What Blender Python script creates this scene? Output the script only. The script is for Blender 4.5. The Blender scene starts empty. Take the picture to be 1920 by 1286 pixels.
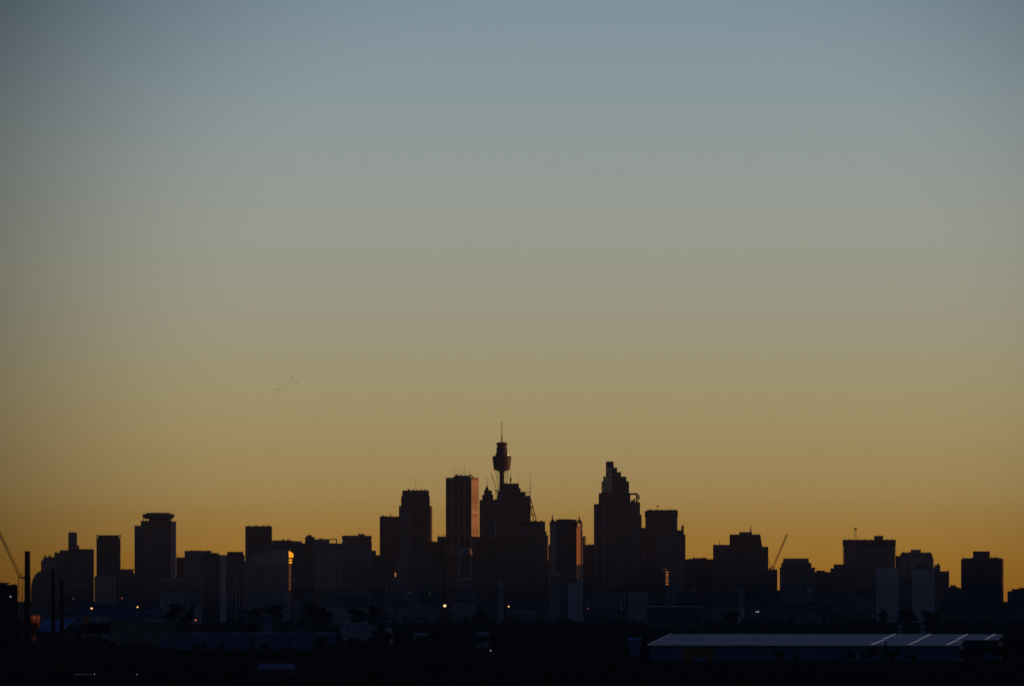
import bpy, bmesh, math, random
from mathutils import Vector, Matrix
R = math.radians
C = bpy.context.scene.collection
SC = bpy.context.scene

# ------------------------------------------------------------------ camera, sky, sun, exposure
K = 0.215 / 1920.0            # tangent of view per photograph pixel
HZ, CX = 1122.0, 960.0        # eye level row, centre column of the photograph
EYE = 35.0                    # the photograph is taken from a rooftop, 35 m up
cd = bpy.data.cameras.new('camera'); cam = bpy.data.objects.new('camera', cd); C.objects.link(cam)
cam.location = (0, 0, EYE); cam.rotation_euler = (R(90), 0, 0)
cd.sensor_width = 36; cd.lens = 36 / 0.215; cd.shift_y = (HZ - 643) / 1920.0
cd.clip_start = 1; cd.clip_end = 120000
SC.camera = cam
SUN_AZ, SUN_EL = R(80), R(1.7)          # azimuth clockwise from the view direction (+y)
SUN_DIR = Vector((math.sin(SUN_AZ) * math.cos(SUN_EL), math.cos(SUN_AZ) * math.cos(SUN_EL), math.sin(SUN_EL)))
SC.view_settings.view_transform = 'Standard'; SC.view_settings.look = 'None'
SC.view_settings.gamma = 1; SC.view_settings.use_curve_mapping = False
SC.view_settings.exposure = 0
sd = bpy.data.lights.new('sun', 'SUN'); sun = bpy.data.objects.new('sun', sd); C.objects.link(sun)
sd.energy = 2.0; sd.angle = R(0.5); sd.color = (1.0, 0.34, 0.10)
sun.rotation_euler = SUN_DIR.to_track_quat('Z', 'Y').to_euler()

def lin(r, g, b):
    f = lambda c: (c / 255 / 12.92) if c <= 10 else ((c / 255 + 0.055) / 1.055) ** 2.4
    return (f(r), f(g), f(b), 1)

def math_node(nt, op, a, b=None, clamp=False):
    n = nt.nodes.new('ShaderNodeMath'); n.operation = op; n.use_clamp = clamp
    for i, v in enumerate((a, b)):
        if v is None: continue
        if isinstance(v, (int, float)): n.inputs[i].default_value = v
        else: nt.links.new(v, n.inputs[i])
    return n.outputs[0]

def map_node(nt, v, a, b, c, d, smooth=False):
    n = nt.nodes.new('ShaderNodeMapRange'); n.clamp = True
    if smooth: n.interpolation_type = 'SMOOTHSTEP'
    nt.links.new(v, n.inputs[0])
    for i, x in zip((1, 2, 3, 4), (a, b, c, d)): n.inputs[i].default_value = x
    return n.outputs[0]

def build_world():
    w = bpy.data.worlds.new('World'); SC.world = w; w.use_nodes = True
    nt = w.node_tree; nt.nodes.clear(); L = nt.links.new
    out = nt.nodes.new('ShaderNodeOutputWorld'); bg = nt.nodes.new('ShaderNodeBackground')
    sky = nt.nodes.new('ShaderNodeTexSky'); sky.sky_type = 'NISHITA'; sky.sun_disc = False
    sky.sun_elevation = SUN_EL; sky.sun_rotation = SUN_AZ
    sky.air_density = 1.0; sky.dust_density = 1.5; sky.ozone_density = 2.0
    tc = nt.nodes.new('ShaderNodeTexCoord'); sp = nt.nodes.new('ShaderNodeSeparateXYZ'); L(tc.outputs['Generated'], sp.inputs[0])
    # dawn glow along the horizon: colour by elevation of the direction
    t = map_node(nt, sp.outputs['Z'], 0.0, 0.25, 0.0, 1.0)
    rp = nt.nodes.new('ShaderNodeValToRGB'); L(t, rp.inputs[0]); rp.color_ramp.interpolation = 'LINEAR'
    stops = [(0.0, (152, 100, 24)), (0.0085, (156, 112, 40)), (0.017, (158, 123, 63)), (0.0226, (162, 134, 82)), (0.036, (164, 146, 102)),
             (0.047, (161, 150, 115)), (0.056, (158, 152, 128)), (0.075, (154, 156, 143)), (0.092, (148, 156, 153)),
             (0.108, (138, 153, 158)), (0.125, (128, 147, 159)), (0.16, (98, 117, 132)), (0.25, (70, 85, 104))]
    e = rp.color_ramp.elements
    while len(e) < len(stops): e.new(0.5)
    for el, (p, c) in zip(e, stops): el.position = p / 0.25; el.color = lin(*c)
    # lens vignetting put into the sky: brightness falls off round the view centre
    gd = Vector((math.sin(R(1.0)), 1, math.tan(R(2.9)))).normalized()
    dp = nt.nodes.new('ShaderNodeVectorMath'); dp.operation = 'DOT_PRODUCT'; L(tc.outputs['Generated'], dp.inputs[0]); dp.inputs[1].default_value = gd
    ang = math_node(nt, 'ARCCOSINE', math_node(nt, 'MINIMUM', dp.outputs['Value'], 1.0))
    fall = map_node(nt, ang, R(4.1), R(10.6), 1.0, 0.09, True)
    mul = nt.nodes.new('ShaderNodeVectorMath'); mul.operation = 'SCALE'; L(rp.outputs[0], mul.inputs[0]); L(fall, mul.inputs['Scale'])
    sc = nt.nodes.new('ShaderNodeVectorMath'); sc.operation = 'MULTIPLY'; L(sky.outputs[0], sc.inputs[0]); sc.inputs[1].default_value = (NISH, NISH * 1.0, NISH * 1.45)
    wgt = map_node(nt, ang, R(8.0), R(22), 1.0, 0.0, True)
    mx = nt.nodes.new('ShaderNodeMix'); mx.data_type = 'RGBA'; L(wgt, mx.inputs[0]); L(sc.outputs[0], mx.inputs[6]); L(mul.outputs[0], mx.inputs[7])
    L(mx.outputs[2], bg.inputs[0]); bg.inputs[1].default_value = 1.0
    L(bg.outputs[0], out.inputs[0])
NISH = 0.062
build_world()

# ------------------------------------------------------------------ helpers
def PX(px, d): return (px - CX) * K * d
def PZ(py, d): return EYE - (py - HZ) * K * d

def tag(o, label=None, cat=None, group=None, kind=None):
    if label: o['label'] = label
    if cat: o['category'] = cat
    if group: o['group'] = group
    if kind: o['kind'] = kind
    return o

def empty(name, loc, rz=0.0):
    o = bpy.data.objects.new(name, None); C.objects.link(o)
    o.location = loc; o.rotation_euler = (0, 0, rz); o.empty_display_size = 2
    return o

class MB:
    def __init__(s): s.v = []; s.f = []
    def prism(s, poly, z0, z1, top=None):
        n = len(poly); b = len(s.v); top = top or poly
        s.v += [(x, y, z0) for x, y in poly] + [(x, y, z1) for x, y in top]
        s.f += [tuple(b + i for i in reversed(range(n))), tuple(b + n + i for i in range(n))]
        s.f += [(b + i, b + (i + 1) % n, b + n + (i + 1) % n, b + n + i) for i in range(n)]
        return s
    def box(s, x0, x1, y0, y1, z0, z1): return s.prism([(x0, y0), (x1, y0), (x1, y1), (x0, y1)], z0, z1)
    def lathe(s, prof, n=20, cx=0, cy=0):
        b = len(s.v)
        for r, z in prof: s.v += [(cx + r * math.cos(2 * math.pi * i / n), cy + r * math.sin(2 * math.pi * i / n), z) for i in range(n)]
        for k in range(len(prof) - 1):
            for i in range(n):
                j = (i + 1) % n; s.f.append((b + k * n + i, b + k * n + j, b + (k + 1) * n + j, b + (k + 1) * n + i))
        s.f.append(tuple(b + i for i in reversed(range(n)))); m = b + (len(prof) - 1) * n; s.f.append(tuple(m + i for i in range(n)))
        return s
    def bar(s, p, q, r, r2=None, n=5):
        p, q = Vector(p), Vector(q); a = (q - p).normalized(); r2 = r if r2 is None else r2
        u = a.orthogonal().normalized(); w = a.cross(u); b = len(s.v)
        for c, rr in ((p, r), (q, r2)):
            s.v += [tuple(c + (u * math.cos(2 * math.pi * i / n) + w * math.sin(2 * math.pi * i / n)) * rr) for i in range(n)]
        s.f += [tuple(b + i for i in reversed(range(n))), tuple(b + n + i for i in range(n))]
        s.f += [(b + i, b + (i + 1) % n, b + n + (i + 1) % n, b + n + i) for i in range(n)]
        return s
    def profile(s, pts, y0, y1):       # outline in x,z extruded along y
        n = len(pts); b = len(s.v)
        s.v += [(x, y0, z) for x, z in pts] + [(x, y1, z) for x, z in pts]
        s.f += [tuple(b + i for i in range(n)), tuple(b + n + i for i in reversed(range(n)))]
        s.f += [(b + (i + 1) % n, b + i, b + n + i, b + n + (i + 1) % n) for i in range(n)]
        return s
    def mesh(s, name, m):
        me = bpy.data.meshes.new(name); me.from_pydata(s.v, [], s.f); me.update()
        bm = bmesh.new(); bm.from_mesh(me); bmesh.ops.recalc_face_normals(bm, faces=bm.faces); bm.to_mesh(me); bm.free()
        me.materials.append(m); return me
    def build(s, name, m, parent=None, loc=None, rot=None):
        return link(name, s.mesh(name, m), parent, loc, rot)

def link(name, me, parent=None, loc=None, rot=None):
    o = bpy.data.objects.new(name, me); C.objects.link(o)
    if parent: o.parent = parent
    if loc: o.location = loc
    if rot: o.rotation_euler = rot
    return o

def copy_tree(o, parent=None):
    c = o.copy(); C.objects.link(c); c.parent = parent
    for ch in o.children: copy_tree(ch, c)
    return c

# ------------------------------------------------------------------ materials
def plain(name, col, rough=0.7, metal=0.0, noise=0.25, scale=0.08, spec=0.3, stretch=None):
    m = bpy.data.materials.new(name); m.use_nodes = True; nt = m.node_tree; b = nt.nodes['Principled BSDF']
    b.inputs['Roughness'].default_value = rough; b.inputs['Metallic'].default_value = metal; b.inputs['Specular IOR Level'].default_value = spec
    tc = nt.nodes.new('ShaderNodeTexCoord'); nz = nt.nodes.new('ShaderNodeTexNoise'); nz.inputs['Scale'].default_value = scale; nz.inputs['Detail'].default_value = 5
    v = tc.outputs['Object']
    if stretch:
        mp = nt.nodes.new('ShaderNodeMapping'); mp.inputs['Scale'].default_value = stretch; nt.links.new(v, mp.inputs['Vector']); v = mp.outputs[0]
    nt.links.new(v, nz.inputs['Vector'])
    f = map_node(nt, nz.outputs[0], 0.3, 0.7, 1 - noise, 1 + noise)
    sc = nt.nodes.new('ShaderNodeVectorMath'); sc.operation = 'SCALE'; sc.inputs[0].default_value = col; nt.links.new(f, sc.inputs['Scale'])
    nt.links.new(sc.outputs[0], b.inputs['Base Color'])
    return m

def facade(name, wall, glass, fh=3.6, bay=3.0, wf=0.55, ww=0.7, rough=0.25, vary=0.8):
    """wall with rows of windows: a grid in height and along the wall, each window a little different"""
    m = bpy.data.materials.new(name); m.use_nodes = True; nt = m.node_tree; L = nt.links.new; b = nt.nodes['Principled BSDF']
    tc = nt.nodes.new('ShaderNodeTexCoord'); sp = nt.nodes.new('ShaderNodeSeparateXYZ'); L(tc.outputs['Object'], sp.inputs[0])
    ge = nt.nodes.new('ShaderNodeNewGeometry'); sn = nt.nodes.new('ShaderNodeSeparateXYZ'); L(ge.outputs['Normal'], sn.inputs[0])
    u = math_node(nt, 'DIVIDE', math_node(nt, 'ADD', math_node(nt, 'ADD', sp.outputs['X'], sp.outputs['Y']), 500.3), bay)
    v = math_node(nt, 'DIVIDE', sp.outputs['Z'], fh)
    inu = math_node(nt, 'LESS_THAN', math_node(nt, 'FRACT', u), ww); inv = math_node(nt, 'LESS_THAN', math_node(nt, 'FRACT', v), wf)
    side = math_node(nt, 'LESS_THAN', math_node(nt, 'ABSOLUTE', sn.outputs['Z']), 0.6)
    win = math_node(nt, 'MULTIPLY', math_node(nt, 'MULTIPLY', inu, inv), side)
    cb = nt.nodes.new('ShaderNodeCombineXYZ'); L(math_node(nt, 'FLOOR', u), cb.inputs[0]); L(math_node(nt, 'FLOOR', v), cb.inputs[1])
    wn = nt.nodes.new('ShaderNodeTexWhiteNoise'); wn.noise_dimensions = '3D'; L(cb.outputs[0], wn.inputs['Vector'])
    gf = map_node(nt, math_node(nt, 'POWER', wn.outputs['Value'], 4.0), 0, 1, 1.0, 1.0 + 5 * vary)
    g = nt.nodes.new('ShaderNodeVectorMath'); g.operation = 'SCALE'; g.inputs[0].default_value = glass; L(gf, g.inputs['Scale'])
    nz = nt.nodes.new('ShaderNodeTexNoise'); nz.inputs['Scale'].default_value = 0.06; nz.inputs['Detail'].default_value = 6; L(tc.outputs['Object'], nz.inputs['Vector'])
    wfac = map_node(nt, nz.outputs[0], 0.3, 0.7, 0.72, 1.2)
    w = nt.nodes.new('ShaderNodeVectorMath'); w.operation = 'SCALE'; w.inputs[0].default_value = wall; L(wfac, w.inputs['Scale'])
    mx = nt.nodes.new('ShaderNodeMix'); mx.data_type = 'RGBA'; L(win, mx.inputs[0]); L(w.outputs[0], mx.inputs[6]); L(g.outputs[0], mx.inputs[7])
    L(mx.outputs[2], b.inputs['Base Color']); L(map_node(nt, win, 0, 1, 0.8, rough), b.inputs['Roughness'])
    b.inputs['Specular IOR Level'].default_value = 0.25
    return m

def emit(name, col, s):
    m = bpy.data.materials.new(name); m.use_nodes = True; b = m.node_tree.nodes['Principled BSDF']
    b.inputs['Base Color'].default_value = (0.1, 0.1, 0.1, 1); b.inputs['Emission Color'].default_value = (*col, 1); b.inputs['Emission Strength'].default_value = s
    return m

M = dict(
    brown=facade('brown_concrete_wall', (.17, .15, .15), (.02, .019, .02), 3.7, 2.8, .5, .75),
    brown2=facade('red_brown_wall', (.13, .105, .10), (.022, .02, .02), 3.3, 3.6, .45, .6),
    grey=facade('grey_concrete_wall', (.20, .20, .22), (.025, .026, .03), 3.6, 3.2, .5, .7),
    pale=facade('pale_concrete_wall', (.30, .31, .34), (.035, .04, .05), 3.2, 3.4, .5, .65),
    white=facade('white_apartment_wall', (.38, .40, .44), (.03, .035, .05), 3.1, 4.2, .52, .72),
    dark=facade('dark_curtain_wall', (.10, .09, .09), (.026, .026, .03), 3.8, 1.8, .7, .85),
    glass=facade('blue_glass_wall', (.15, .165, .21), (.04, .045, .06), 3.8, 1.6, .75, .86, .18),
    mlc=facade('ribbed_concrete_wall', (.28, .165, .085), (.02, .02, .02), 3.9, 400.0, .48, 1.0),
    stripe=facade('vertical_striped_wall', (.26, .23, .22), (.02, .02, .024), 400.0, 5.0, 1.0, .5),
    slab=plain('blank_pale_render', (.34, .36, .40), .85, noise=.16, scale=.06),
    blank=plain('blank_grey_concrete', (.2, .19, .19), .85, noise=.2, scale=.05),
    roofdark=plain('dark_roof_plant', (.07, .065, .065), .8, noise=.3, scale=.2),
    metal=plain('dull_mast_steel', (.12, .11, .11), .55, .5, noise=.2),
    band=plain('dark_window_glass', (.03, .031, .036), .3, spec=.3),
    slablip=plain('balcony_concrete', (.26, .22, .20), .8),
    ribs=plain('pale_concrete_rib', (.34, .31, .29), .8),
    gold=plain('gold_tinted_glass', (.50, .52, .08), .58, 1.0, noise=.12, scale=.3),
    golddim=plain('bronze_tinted_glass', (.17, .16, .13), .6, 1.0, noise=.2, scale=.3),
    bronze=plain('dark_bronze_glass', (.075, .065, .06), .6, 1.0, noise=.35, scale=.25),
    brick=plain('sooty_brick', (.03, .025, .022), .9, noise=.35, scale=.5),
    dullbrick=plain('dull_brick_wall', (.085, .08, .085), .9, noise=.35, scale=.2),
    sunlit_orange=plain('painted_orange_sunlight', (.46, .30, .13), .85, noise=.15, scale=.3),  # orange sunlight on the turret face put into the base colour
    facet=plain('facet_painted_sky_reflection', (.75, .64, .36), .5, noise=.2, scale=.1),  # sky reflection in the glass panels painted as a pale base colour
    orangebrick=plain('orange_brick', (.42, .17, .06), .85, noise=.3, scale=.5),
    sun_orange_chimney=plain('sun_orange_chimney', (.40, .20, .12), .85),  # the sun's orange on the chimneys, given by colour alone
    bluemetal=plain('blue_painted_metal', (.06, .13, .34), .6, noise=.15, scale=.2),
    bluewall=plain('dull_blue_wall', (.10, .13, .23), .7, noise=.18, scale=.1),
    beige=facade('beige_render_wall', (.22, .20, .19), (.03, .03, .035), 4.5, 9.0, .4, .25),
    beigeplain=plain('stained_beige_render', (.15, .135, .13), .85, noise=.3, scale=.12),
    whitewall=plain('white_render', (.20, .23, .30), .8, noise=.25, scale=.3),
    tiles=plain('dark_roof_tiles', (.10, .09, .10), .8, noise=.3, scale=.8),
    roofmetal=plain('pale_metal_roofing', (.36, .385, .46),   .55, noise=.22, scale=.35, spec=.3, stretch=(1.0, .06, .06)),
    skylight=plain('white_translucent_sheeting', (.72, .76, .80), .20, noise=.10, scale=.3, spec=.45),
    fascia=plain('white_metal_flashing', (.8, .84, .88), .5, noise=.05),
    shedwall=plain('dark_blue_cladding', (.08, .095, .20), .7, noise=.2, scale=.1),
    yellow=plain('dull_yellow_cladding', (.14, .10, .015), .7),
    craneyellow=plain('faded_crane_paint', (.22, .14, .05), .6),
    leaf=plain('dark_eucalypt_leaves', (.024, .031, .015), .7, noise=.4, scale=.25),
    leaf2=plain('dark_pine_needles', (.022, .032, .018), .75, noise=.4, scale=.3),
    bark=plain('grey_bark', (.06, .05, .04), .9),
    ground=plain('dark_ground', (.025, .026, .024), .95, noise=.5, scale=.01, spec=.0),
    ridge_scrub=plain('shade_ridge_scrub', (.03, .035, .022), .95, noise=.5, scale=.01, spec=0),
    bird=plain('dark_feathers', (.03, .028, .025), .8),
    rubber=plain('black_rubber', (.02, .02, .02), .9),
    red=plain('red_paint', (.45, .03, .03), .6),
    lamp_o=emit('orange_lamp_glass', (1.0, .46, .15), 1.7), lamp_y=emit('yellow_lamp_glass', (1.0, .66, .27), 1.7),
    lamp_w=emit('white_lamp_glass', (.9, .92, .95), .5), lamp_r=emit('red_lamp_glass', (1.0, .20, .07), .9), lamp_d=emit('dim_orange_lamp_glass', (1.0, .30, .10), .2),
    lamp_f=emit('faint_white_lamp_glass', (.8, .85, 1.0), .10),
    lit=emit('lit_window_glass', (1.0, .36, .10), .4),
)

# ------------------------------------------------------------------ the ground and an added ridge out of view
g = MB(); g.v = [(-40000, -3000, 0), (40000, -3000, 0), (40000, 60000, 0), (-40000, 60000, 0)]; g.f = [(0, 1, 2, 3)]
tag(g.build('ground', M['ground']), kind='structure')

def RH(y):
    t = min(1, max(0, (y - 6500) / 900.)); return 146 + (112 - 146) * t * t * (3 - 2 * t)
def build_shade_ridge():  # unseen ridge added beyond the right edge to keep the foreground in shade
    rnd = random.Random(4); m = MB(); nx, ny = 14, 70
    for j in range(ny):
        y = -800 + j * 200
        for i in range(nx):
            u = i / (nx - 1); x = 1700 + u * 2600
            h = RH(y) * math.sin(math.pi * u) ** 0.8 * (1 + .06 * math.sin(y / 510.) + .03 * rnd.uniform(-1, 1))
            h *= 1 - 0.295 * math.exp(-((y - 4440) / 170.) ** 2)      # saddle shaped to let the sun reach the orange wall
            m.v.append((x + 60 * math.sin(y / 700), y, h - 0.5))
    for j in range(ny - 1):
        for i in range(nx - 1):
            a = j * nx + i; m.f.append((a, a + 1, a + nx + 1, a + nx))
    tag(m.build('shade_ridge', M['ridge_scrub']), kind='structure')
build_shade_ridge()

# ------------------------------------------------------------------ city buildings
def foot(x0, x1, y0, y1, cl=0, cr=0, skew=0):
    if skew: return [(x0, y0), (x1, y0 + skew * (x1 - x0)), (x1, y1), (x0, y1)]
    p = []
    p += [(x0, y0 + cl), (x0 + cl, y0)] if cl else [(x0, y0)]
    p += [(x1 - cr, y0), (x1, y0 + cr)] if cr else [(x1, y0)]
    p += [(x1, y1 - cr), (x1 - cr, y1)] if cr else [(x1, y1)]
    p += [(x0 + cl, y1), (x0, y1 - cl)] if cl else [(x0, y1)]
    return p

class Bld:
    """one building standing d metres off, facing the viewer, turned by yaw degrees (positive shows its right side)"""
    def __init__(s, label, d, xc, yaw=0.0, name='office_tower', cat='tower', group=None):
        s.d, s.xc, s.k = d, xc, K * d
        s.rz = -math.atan((xc - CX) * K) - R(yaw)
        s.root = tag(empty(name, (PX(xc, d), d, 0), s.rz), label, cat, group)
        s.rnd = random.Random(int(xc * 7 + d)); s.tiers = []; s.top = 0
    last = property(lambda s: s.tiers[-1], lambda s, v: s.tiers.append(tuple(v) + (0, 1e4)) if v[1] > v[0] else None)
    def at(s, z, x=None):
        c = [t for t in s.tiers if t[6] - .5 <= z <= t[7] + .5 and (x is None or t[0] <= x <= t[1])] or [max(s.tiers, key=lambda t: t[1] - t[0])]
        return max(c, key=lambda t: t[1] - t[0]) if x is None else min(c, key=lambda t: t[2])
    def roof(s, x):
        c = [t for t in s.tiers if t[7] < 9e3 and t[0] - .5 <= x <= t[1] + .5]
        return max(c, key=lambda t: t[7]) if c else None
    def X(s, px): return (px - s.xc) * s.k
    def Z(s, py): return PZ(py, s.d) if py is not None else 0.0
    def t(s, part, x0, x1, yt, yb=None, m='brown', dep=30, f=0, cl=0, cr=0, shrink=(0, 0), skew=0):
        X0, X1 = s.X(x0), s.X(x1); CL, CR = cl * s.k, cr * s.k
        a = foot(X0, X1, f, f + dep, CL, CR, skew); top = None
        if shrink != (0, 0):
            l, r = shrink[0] * s.k, shrink[1] * s.k; top = foot(X0 + l, X1 - r, f, f + dep, CL, CR)
        s.tiers.append((X0, X1, f, f + dep, CL, CR, s.Z(yb), s.Z(yt))); s.top = s.Z(yt)
        return MB().prism(a, s.Z(yb), s.Z(yt), top).build(part, M[m], s.root)
    def bands(s, y0, y1, n, part='window_band', m='band', h=1.5, out=0.25, x0=None, x1=None, front=False):
        """n storeys of one repeated ring or strip round the last tier"""
        X0, X1, f0, f1, cl, cr = s.at((s.Z(y0) + s.Z(y1)) / 2, None if x0 is None else (s.X(x0) + s.X(x1)) / 2)[:6]
        if x0 is not None: X0, X1, cl, cr = s.X(x0), s.X(x1), 0, 0
        me = MB()
        if front: me.box(X0, X1, f0 - out, f0 + 0.6, 0, h)
        else: me.prism(foot(X0 - out, X1 + out, f0 - out, f1 + out, cl, cr), 0, h)
        me = me.mesh(part, M[m])
        for i in range(n):
            link(part, me, s.root, (0, 0, s.Z(y0) + (s.Z(y1) - s.Z(y0)) * i / max(1, n - 1)))
    def fins(s, x0, x1, n, yt, yb, part='pilaster', m='ribs', w=1.2, out=0.5):
        f0 = s.at((s.Z(yt) + s.Z(yb)) / 2, (s.X(x0) + s.X(x1)) / 2)[2]; zb, zt = s.Z(yb), s.Z(yt)
        me = MB().box(-w / 2, w / 2, f0 - out, f0 + .3, zb, zt).mesh(part, M[m])
        for i in range(n): link(part, me, s.root, (s.X(x0) + (s.X(x1) - s.X(x0)) * i / max(1, n - 1), 0, 0))
    def plant(s, x0, x1, n=3, h=(1.5, 4), dep=8):
        """odd boxes and vents on the roof of the last tier"""
        for i in range(n):
            px = x0 + (x1 - x0) * (i + s.rnd.uniform(.1, .9)) / n; w = s.rnd.uniform(1.5, 5); hh = s.rnd.uniform(*h); x = s.X(px)
            t = s.roof(x); z, mid = (t[7], (t[2] + t[3]) / 2) if t else (s.top, 12)
            m = MB()
            if s.rnd.random() < .3: m.lathe([(w * .4, z - .3), (w * .4, z + hh)], 10, x, mid)
            else: m.box(x - w / 2, x + w / 2, mid - dep / 2, mid + dep / 2, z - .3, z + hh)
            m.build('roof_unit', M['roofdark'], s.root)
    def mast(s, px, yt, yb, r=.45, f=None, part='mast'):
        f = (s.last[2] + s.last[3]) / 2 if f is None else f
        x = s.X(px); z0, z1 = s.Z(yb) - 1, s.Z(yt)
        return MB().bar((x, f, z0), (x, f, z0 + (z1 - z0) * .45), r * 1.3, r * 1.1, 6).bar((x, f, z0 + (z1 - z0) * .45), (x, f, z1), r * .75, r * .45, 6).build(part, M['metal'], s.root)
    def box(s, part, x0, x1, yt, yb, m, f0, f1):
        return MB().box(s.X(x0), s.X(x1), f0, f1, s.Z(yb), s.Z(yt)).build(part, M[m], s.root)

def glint(b, part, x0, x1, yt, yb, m, f=-1.0, segs=1, gap=.35, top_cut=0):
    """glass strip turned half way between the low sun and the viewer, so that it mirrors the sun"""
    a = b.rz; to_cam = Vector((-PX(b.xc, b.d), -b.d, 0)).normalized()
    h = (Vector((SUN_DIR.x, SUN_DIR.y, 0)).normalized() + to_cam).normalized()
    hl = Vector((h.x * math.cos(-a) - h.y * math.sin(-a), h.x * math.sin(-a) + h.y * math.cos(-a)))   # local frame
    t = Vector((-hl.y, hl.x));  t = t if t.x > 0 else -t
    X0, X1 = b.X(x0), b.X(x1); l = (X1 - X0) / t.x
    p0 = Vector((X0, f)); p1 = p0 + t * l; n = -hl * 0.6
    for i in range(segs):
        za = b.Z(yt) + (b.Z(yb) - b.Z(yt)) * (i + gap * (segs > 1)) / segs; zb = b.Z(yt) + (b.Z(yb) - b.Z(yt)) * (i + 1) / segs
        m_ = MB().prism([tuple(p0), tuple(p1), tuple(p1 + n), tuple(p0 + n)], zb, za)
        if top_cut and i == 0:
            for j in (5, 6): m_.v[j] = (m_.v[j][0], m_.v[j][1], m_.v[j][2] - top_cut)
        m_.build(part, M[m], b.root)

# ---- far left cluster
b = Bld('black blocky building cut off by the left edge of the photo', 2700, 16, name='factory_building', cat='building')
b.t('main_block', -30, 33, 1096, m='brick', dep=18); b.t('roof_plant', -12, 14, 1093, 1096, 'roofdark', 10, 4); b.plant(-5, 30, 3, (.3, .8), 4)
b = Bld('low building with a rounded arched left flank, right of the tall chimney', 7600, 78, name='arched_building', cat='building')
pts = [(b.X(58), 0)] + [(b.X(58 + 20 * (1 - math.cos(a))), b.Z(1106) + (b.Z(1070) - b.Z(1106)) * math.sin(a)) for a in [i * math.pi / 2 / 9 for i in range(10)]] + [(b.X(103), b.Z(1072)), (b.X(103), 0)]
MB().profile(pts, 0, 30).build('main_block', M['brown'], b.root); b.last = (b.X(60), b.X(103), 0, 30, 0, 0); b.bands(1085, 1112, 6, 'window_band', x0=64, x1=76, front=True)
b = Bld('stepped apartment block with pale balcony bands, behind the second chimney', 7800, 90, 1, name='apartment_block', cat='building')
b.t('main_block', 77, 103, 1050, m='grey', dep=24); b.bands(1056, 1096, 8, 'balcony', 'slablip', 1.2, .9, 78, 97, True); b.t('upper_storey', 81, 103, 1044, 1050, 'brown', 20, 2); b.plant(83, 100, 3)
b = Bld('plain brown block with a stepped top, left of the slim pale tower', 8000, 117, 0, cat='building', name='office_block')
b.t('main_block', 102, 131, 1036, m='brown', dep=26); b.t('upper_storey', 112, 131, 1031, 1036, 'brown2', 18, 2); b.plant(103, 111, 2, (.8, 2)); b.bands(1042, 1085, 9, front=True, h=1.3)
b = Bld('slim pale square tower rising above the blocks near the left edge', 8100, 136, 1.5)
b.t('shaft', 128, 144, 998, m='grey', dep=20); b.t('stair_core', 144, 148, 1022, m='blank', dep=14, f=2); b.fins(130, 142, 4, 999, 1060, m='slablip', w=.9); b.plant(130, 142, 2, (.6, 1.2), 6)
b = Bld('wide dark block with a flat roof just right of the slim pale tower', 7800, 153, 0, cat='building', name='office_block')
b.t('main_block', 131, 176, 1030, m='dark', dep=30); b.t('parapet', 147, 175, 1029, 1030, 'roofdark', 26, 1); b.bands(1036, 1100, 14, 'floor_band', 'blank', .9, .2, 132, 160, True)
b = Bld('dark tower with a thin overhanging roof frame, third tower from the left', 7900, 203, 2)
b.t('shaft', 181, 225, 1008, m='dark', dep=32); b.box('roof_frame', 180, 227, 1003, 1004.6, 'roofdark', -1.5, 33); b.t('roof_plant', 184, 222, 1004.6, 1008, 'roofdark', 26, 3)
for xx in (181, 225.4): b.box('frame_post', xx - .4, xx + .7, 1004.6, 1008, 'roofdark', -.5, .8)
b.bands(1018, 1075, 15, h=1.4); b.fins(186, 220, 9, 1010, 1080, m='blank', w=.5)
b = Bld('low beige block with upright piers below the dark roof-frame tower', 7300, 192, 0, cat='building', name='office_block')
b.t('main_block', 177, 215, 1080, m='stripe', dep=25); b.fins(180, 213, 6, 1081, 1130, w=1.8); b.plant(180, 210, 3, (.8, 2))
b = Bld('low wide blue-grey block at the foot of the disc-topped tower', 7400, 230, 0, cat='building', name='office_block')
b.t('main_block', 204, 262, 1074, m='glass', dep=30); b.t('upper_storey', 215, 250, 1067, 1074, 'roofdark', 22, 3); b.plant(206, 260, 4, (.8, 2)); b.bands(1082, 1120, 9, front=True)

# ---- the tower with a disc on its roof
b = Bld('tall tower crowned by a wide flat disc, tallest of the left cluster', 8000, 292, 3)
b.t('shaft', 264, 320, 976, m='brown', dep=30); b.t('annex', 252, 264, 985, m='grey', dep=22, f=3); b.bands(996, 1070, 16, x0=253, x1=262.5, front=True, h=1.3)
b.t('side_wing', 320, 329, 977, m='ribs', dep=26, f=-.4, skew=.30)
b.t('shaft_core', 279, 319, 972, 976, 'roofdark', 24, 3)
cx, cy = b.X(296), 16
MB().lathe([(b.k * 24, b.Z(972)), (b.k * 29, b.Z(970)), (b.k * 30, b.Z(968)), (b.k * 30, b.Z(964)), (b.k * 27, b.Z(963))], 40, cx, cy).build('roof_disc', M['roofdark'], b.root)
MB().lathe([(b.k * 23, b.Z(963)), (b.k * 22, b.Z(961))], 30, cx, cy).build('disc_cap', M['roofdark'], b.root)
me = MB().bar((0, 0, -.3), (0, 0, 2.4), .35).mesh('mast', M['metal'])
for i in range(9): link('antenna', me, b.root, (cx + (i - 4) * 4.6 + (i % 3) * .7, cy, b.Z(962)))
for xx in (268, 273, 321): b.box('roof_post', xx, xx + 1.2, 971, 976.5, 'roofdark', 8, 10)
b.fins(270, 312, 7, 978, 1060, m='slablip', w=.6, out=.25)
b = Bld('stepped brown building tucked against the right foot of the disc-topped tower', 8250, 324, 0, cat='building', name='office_block')
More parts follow.
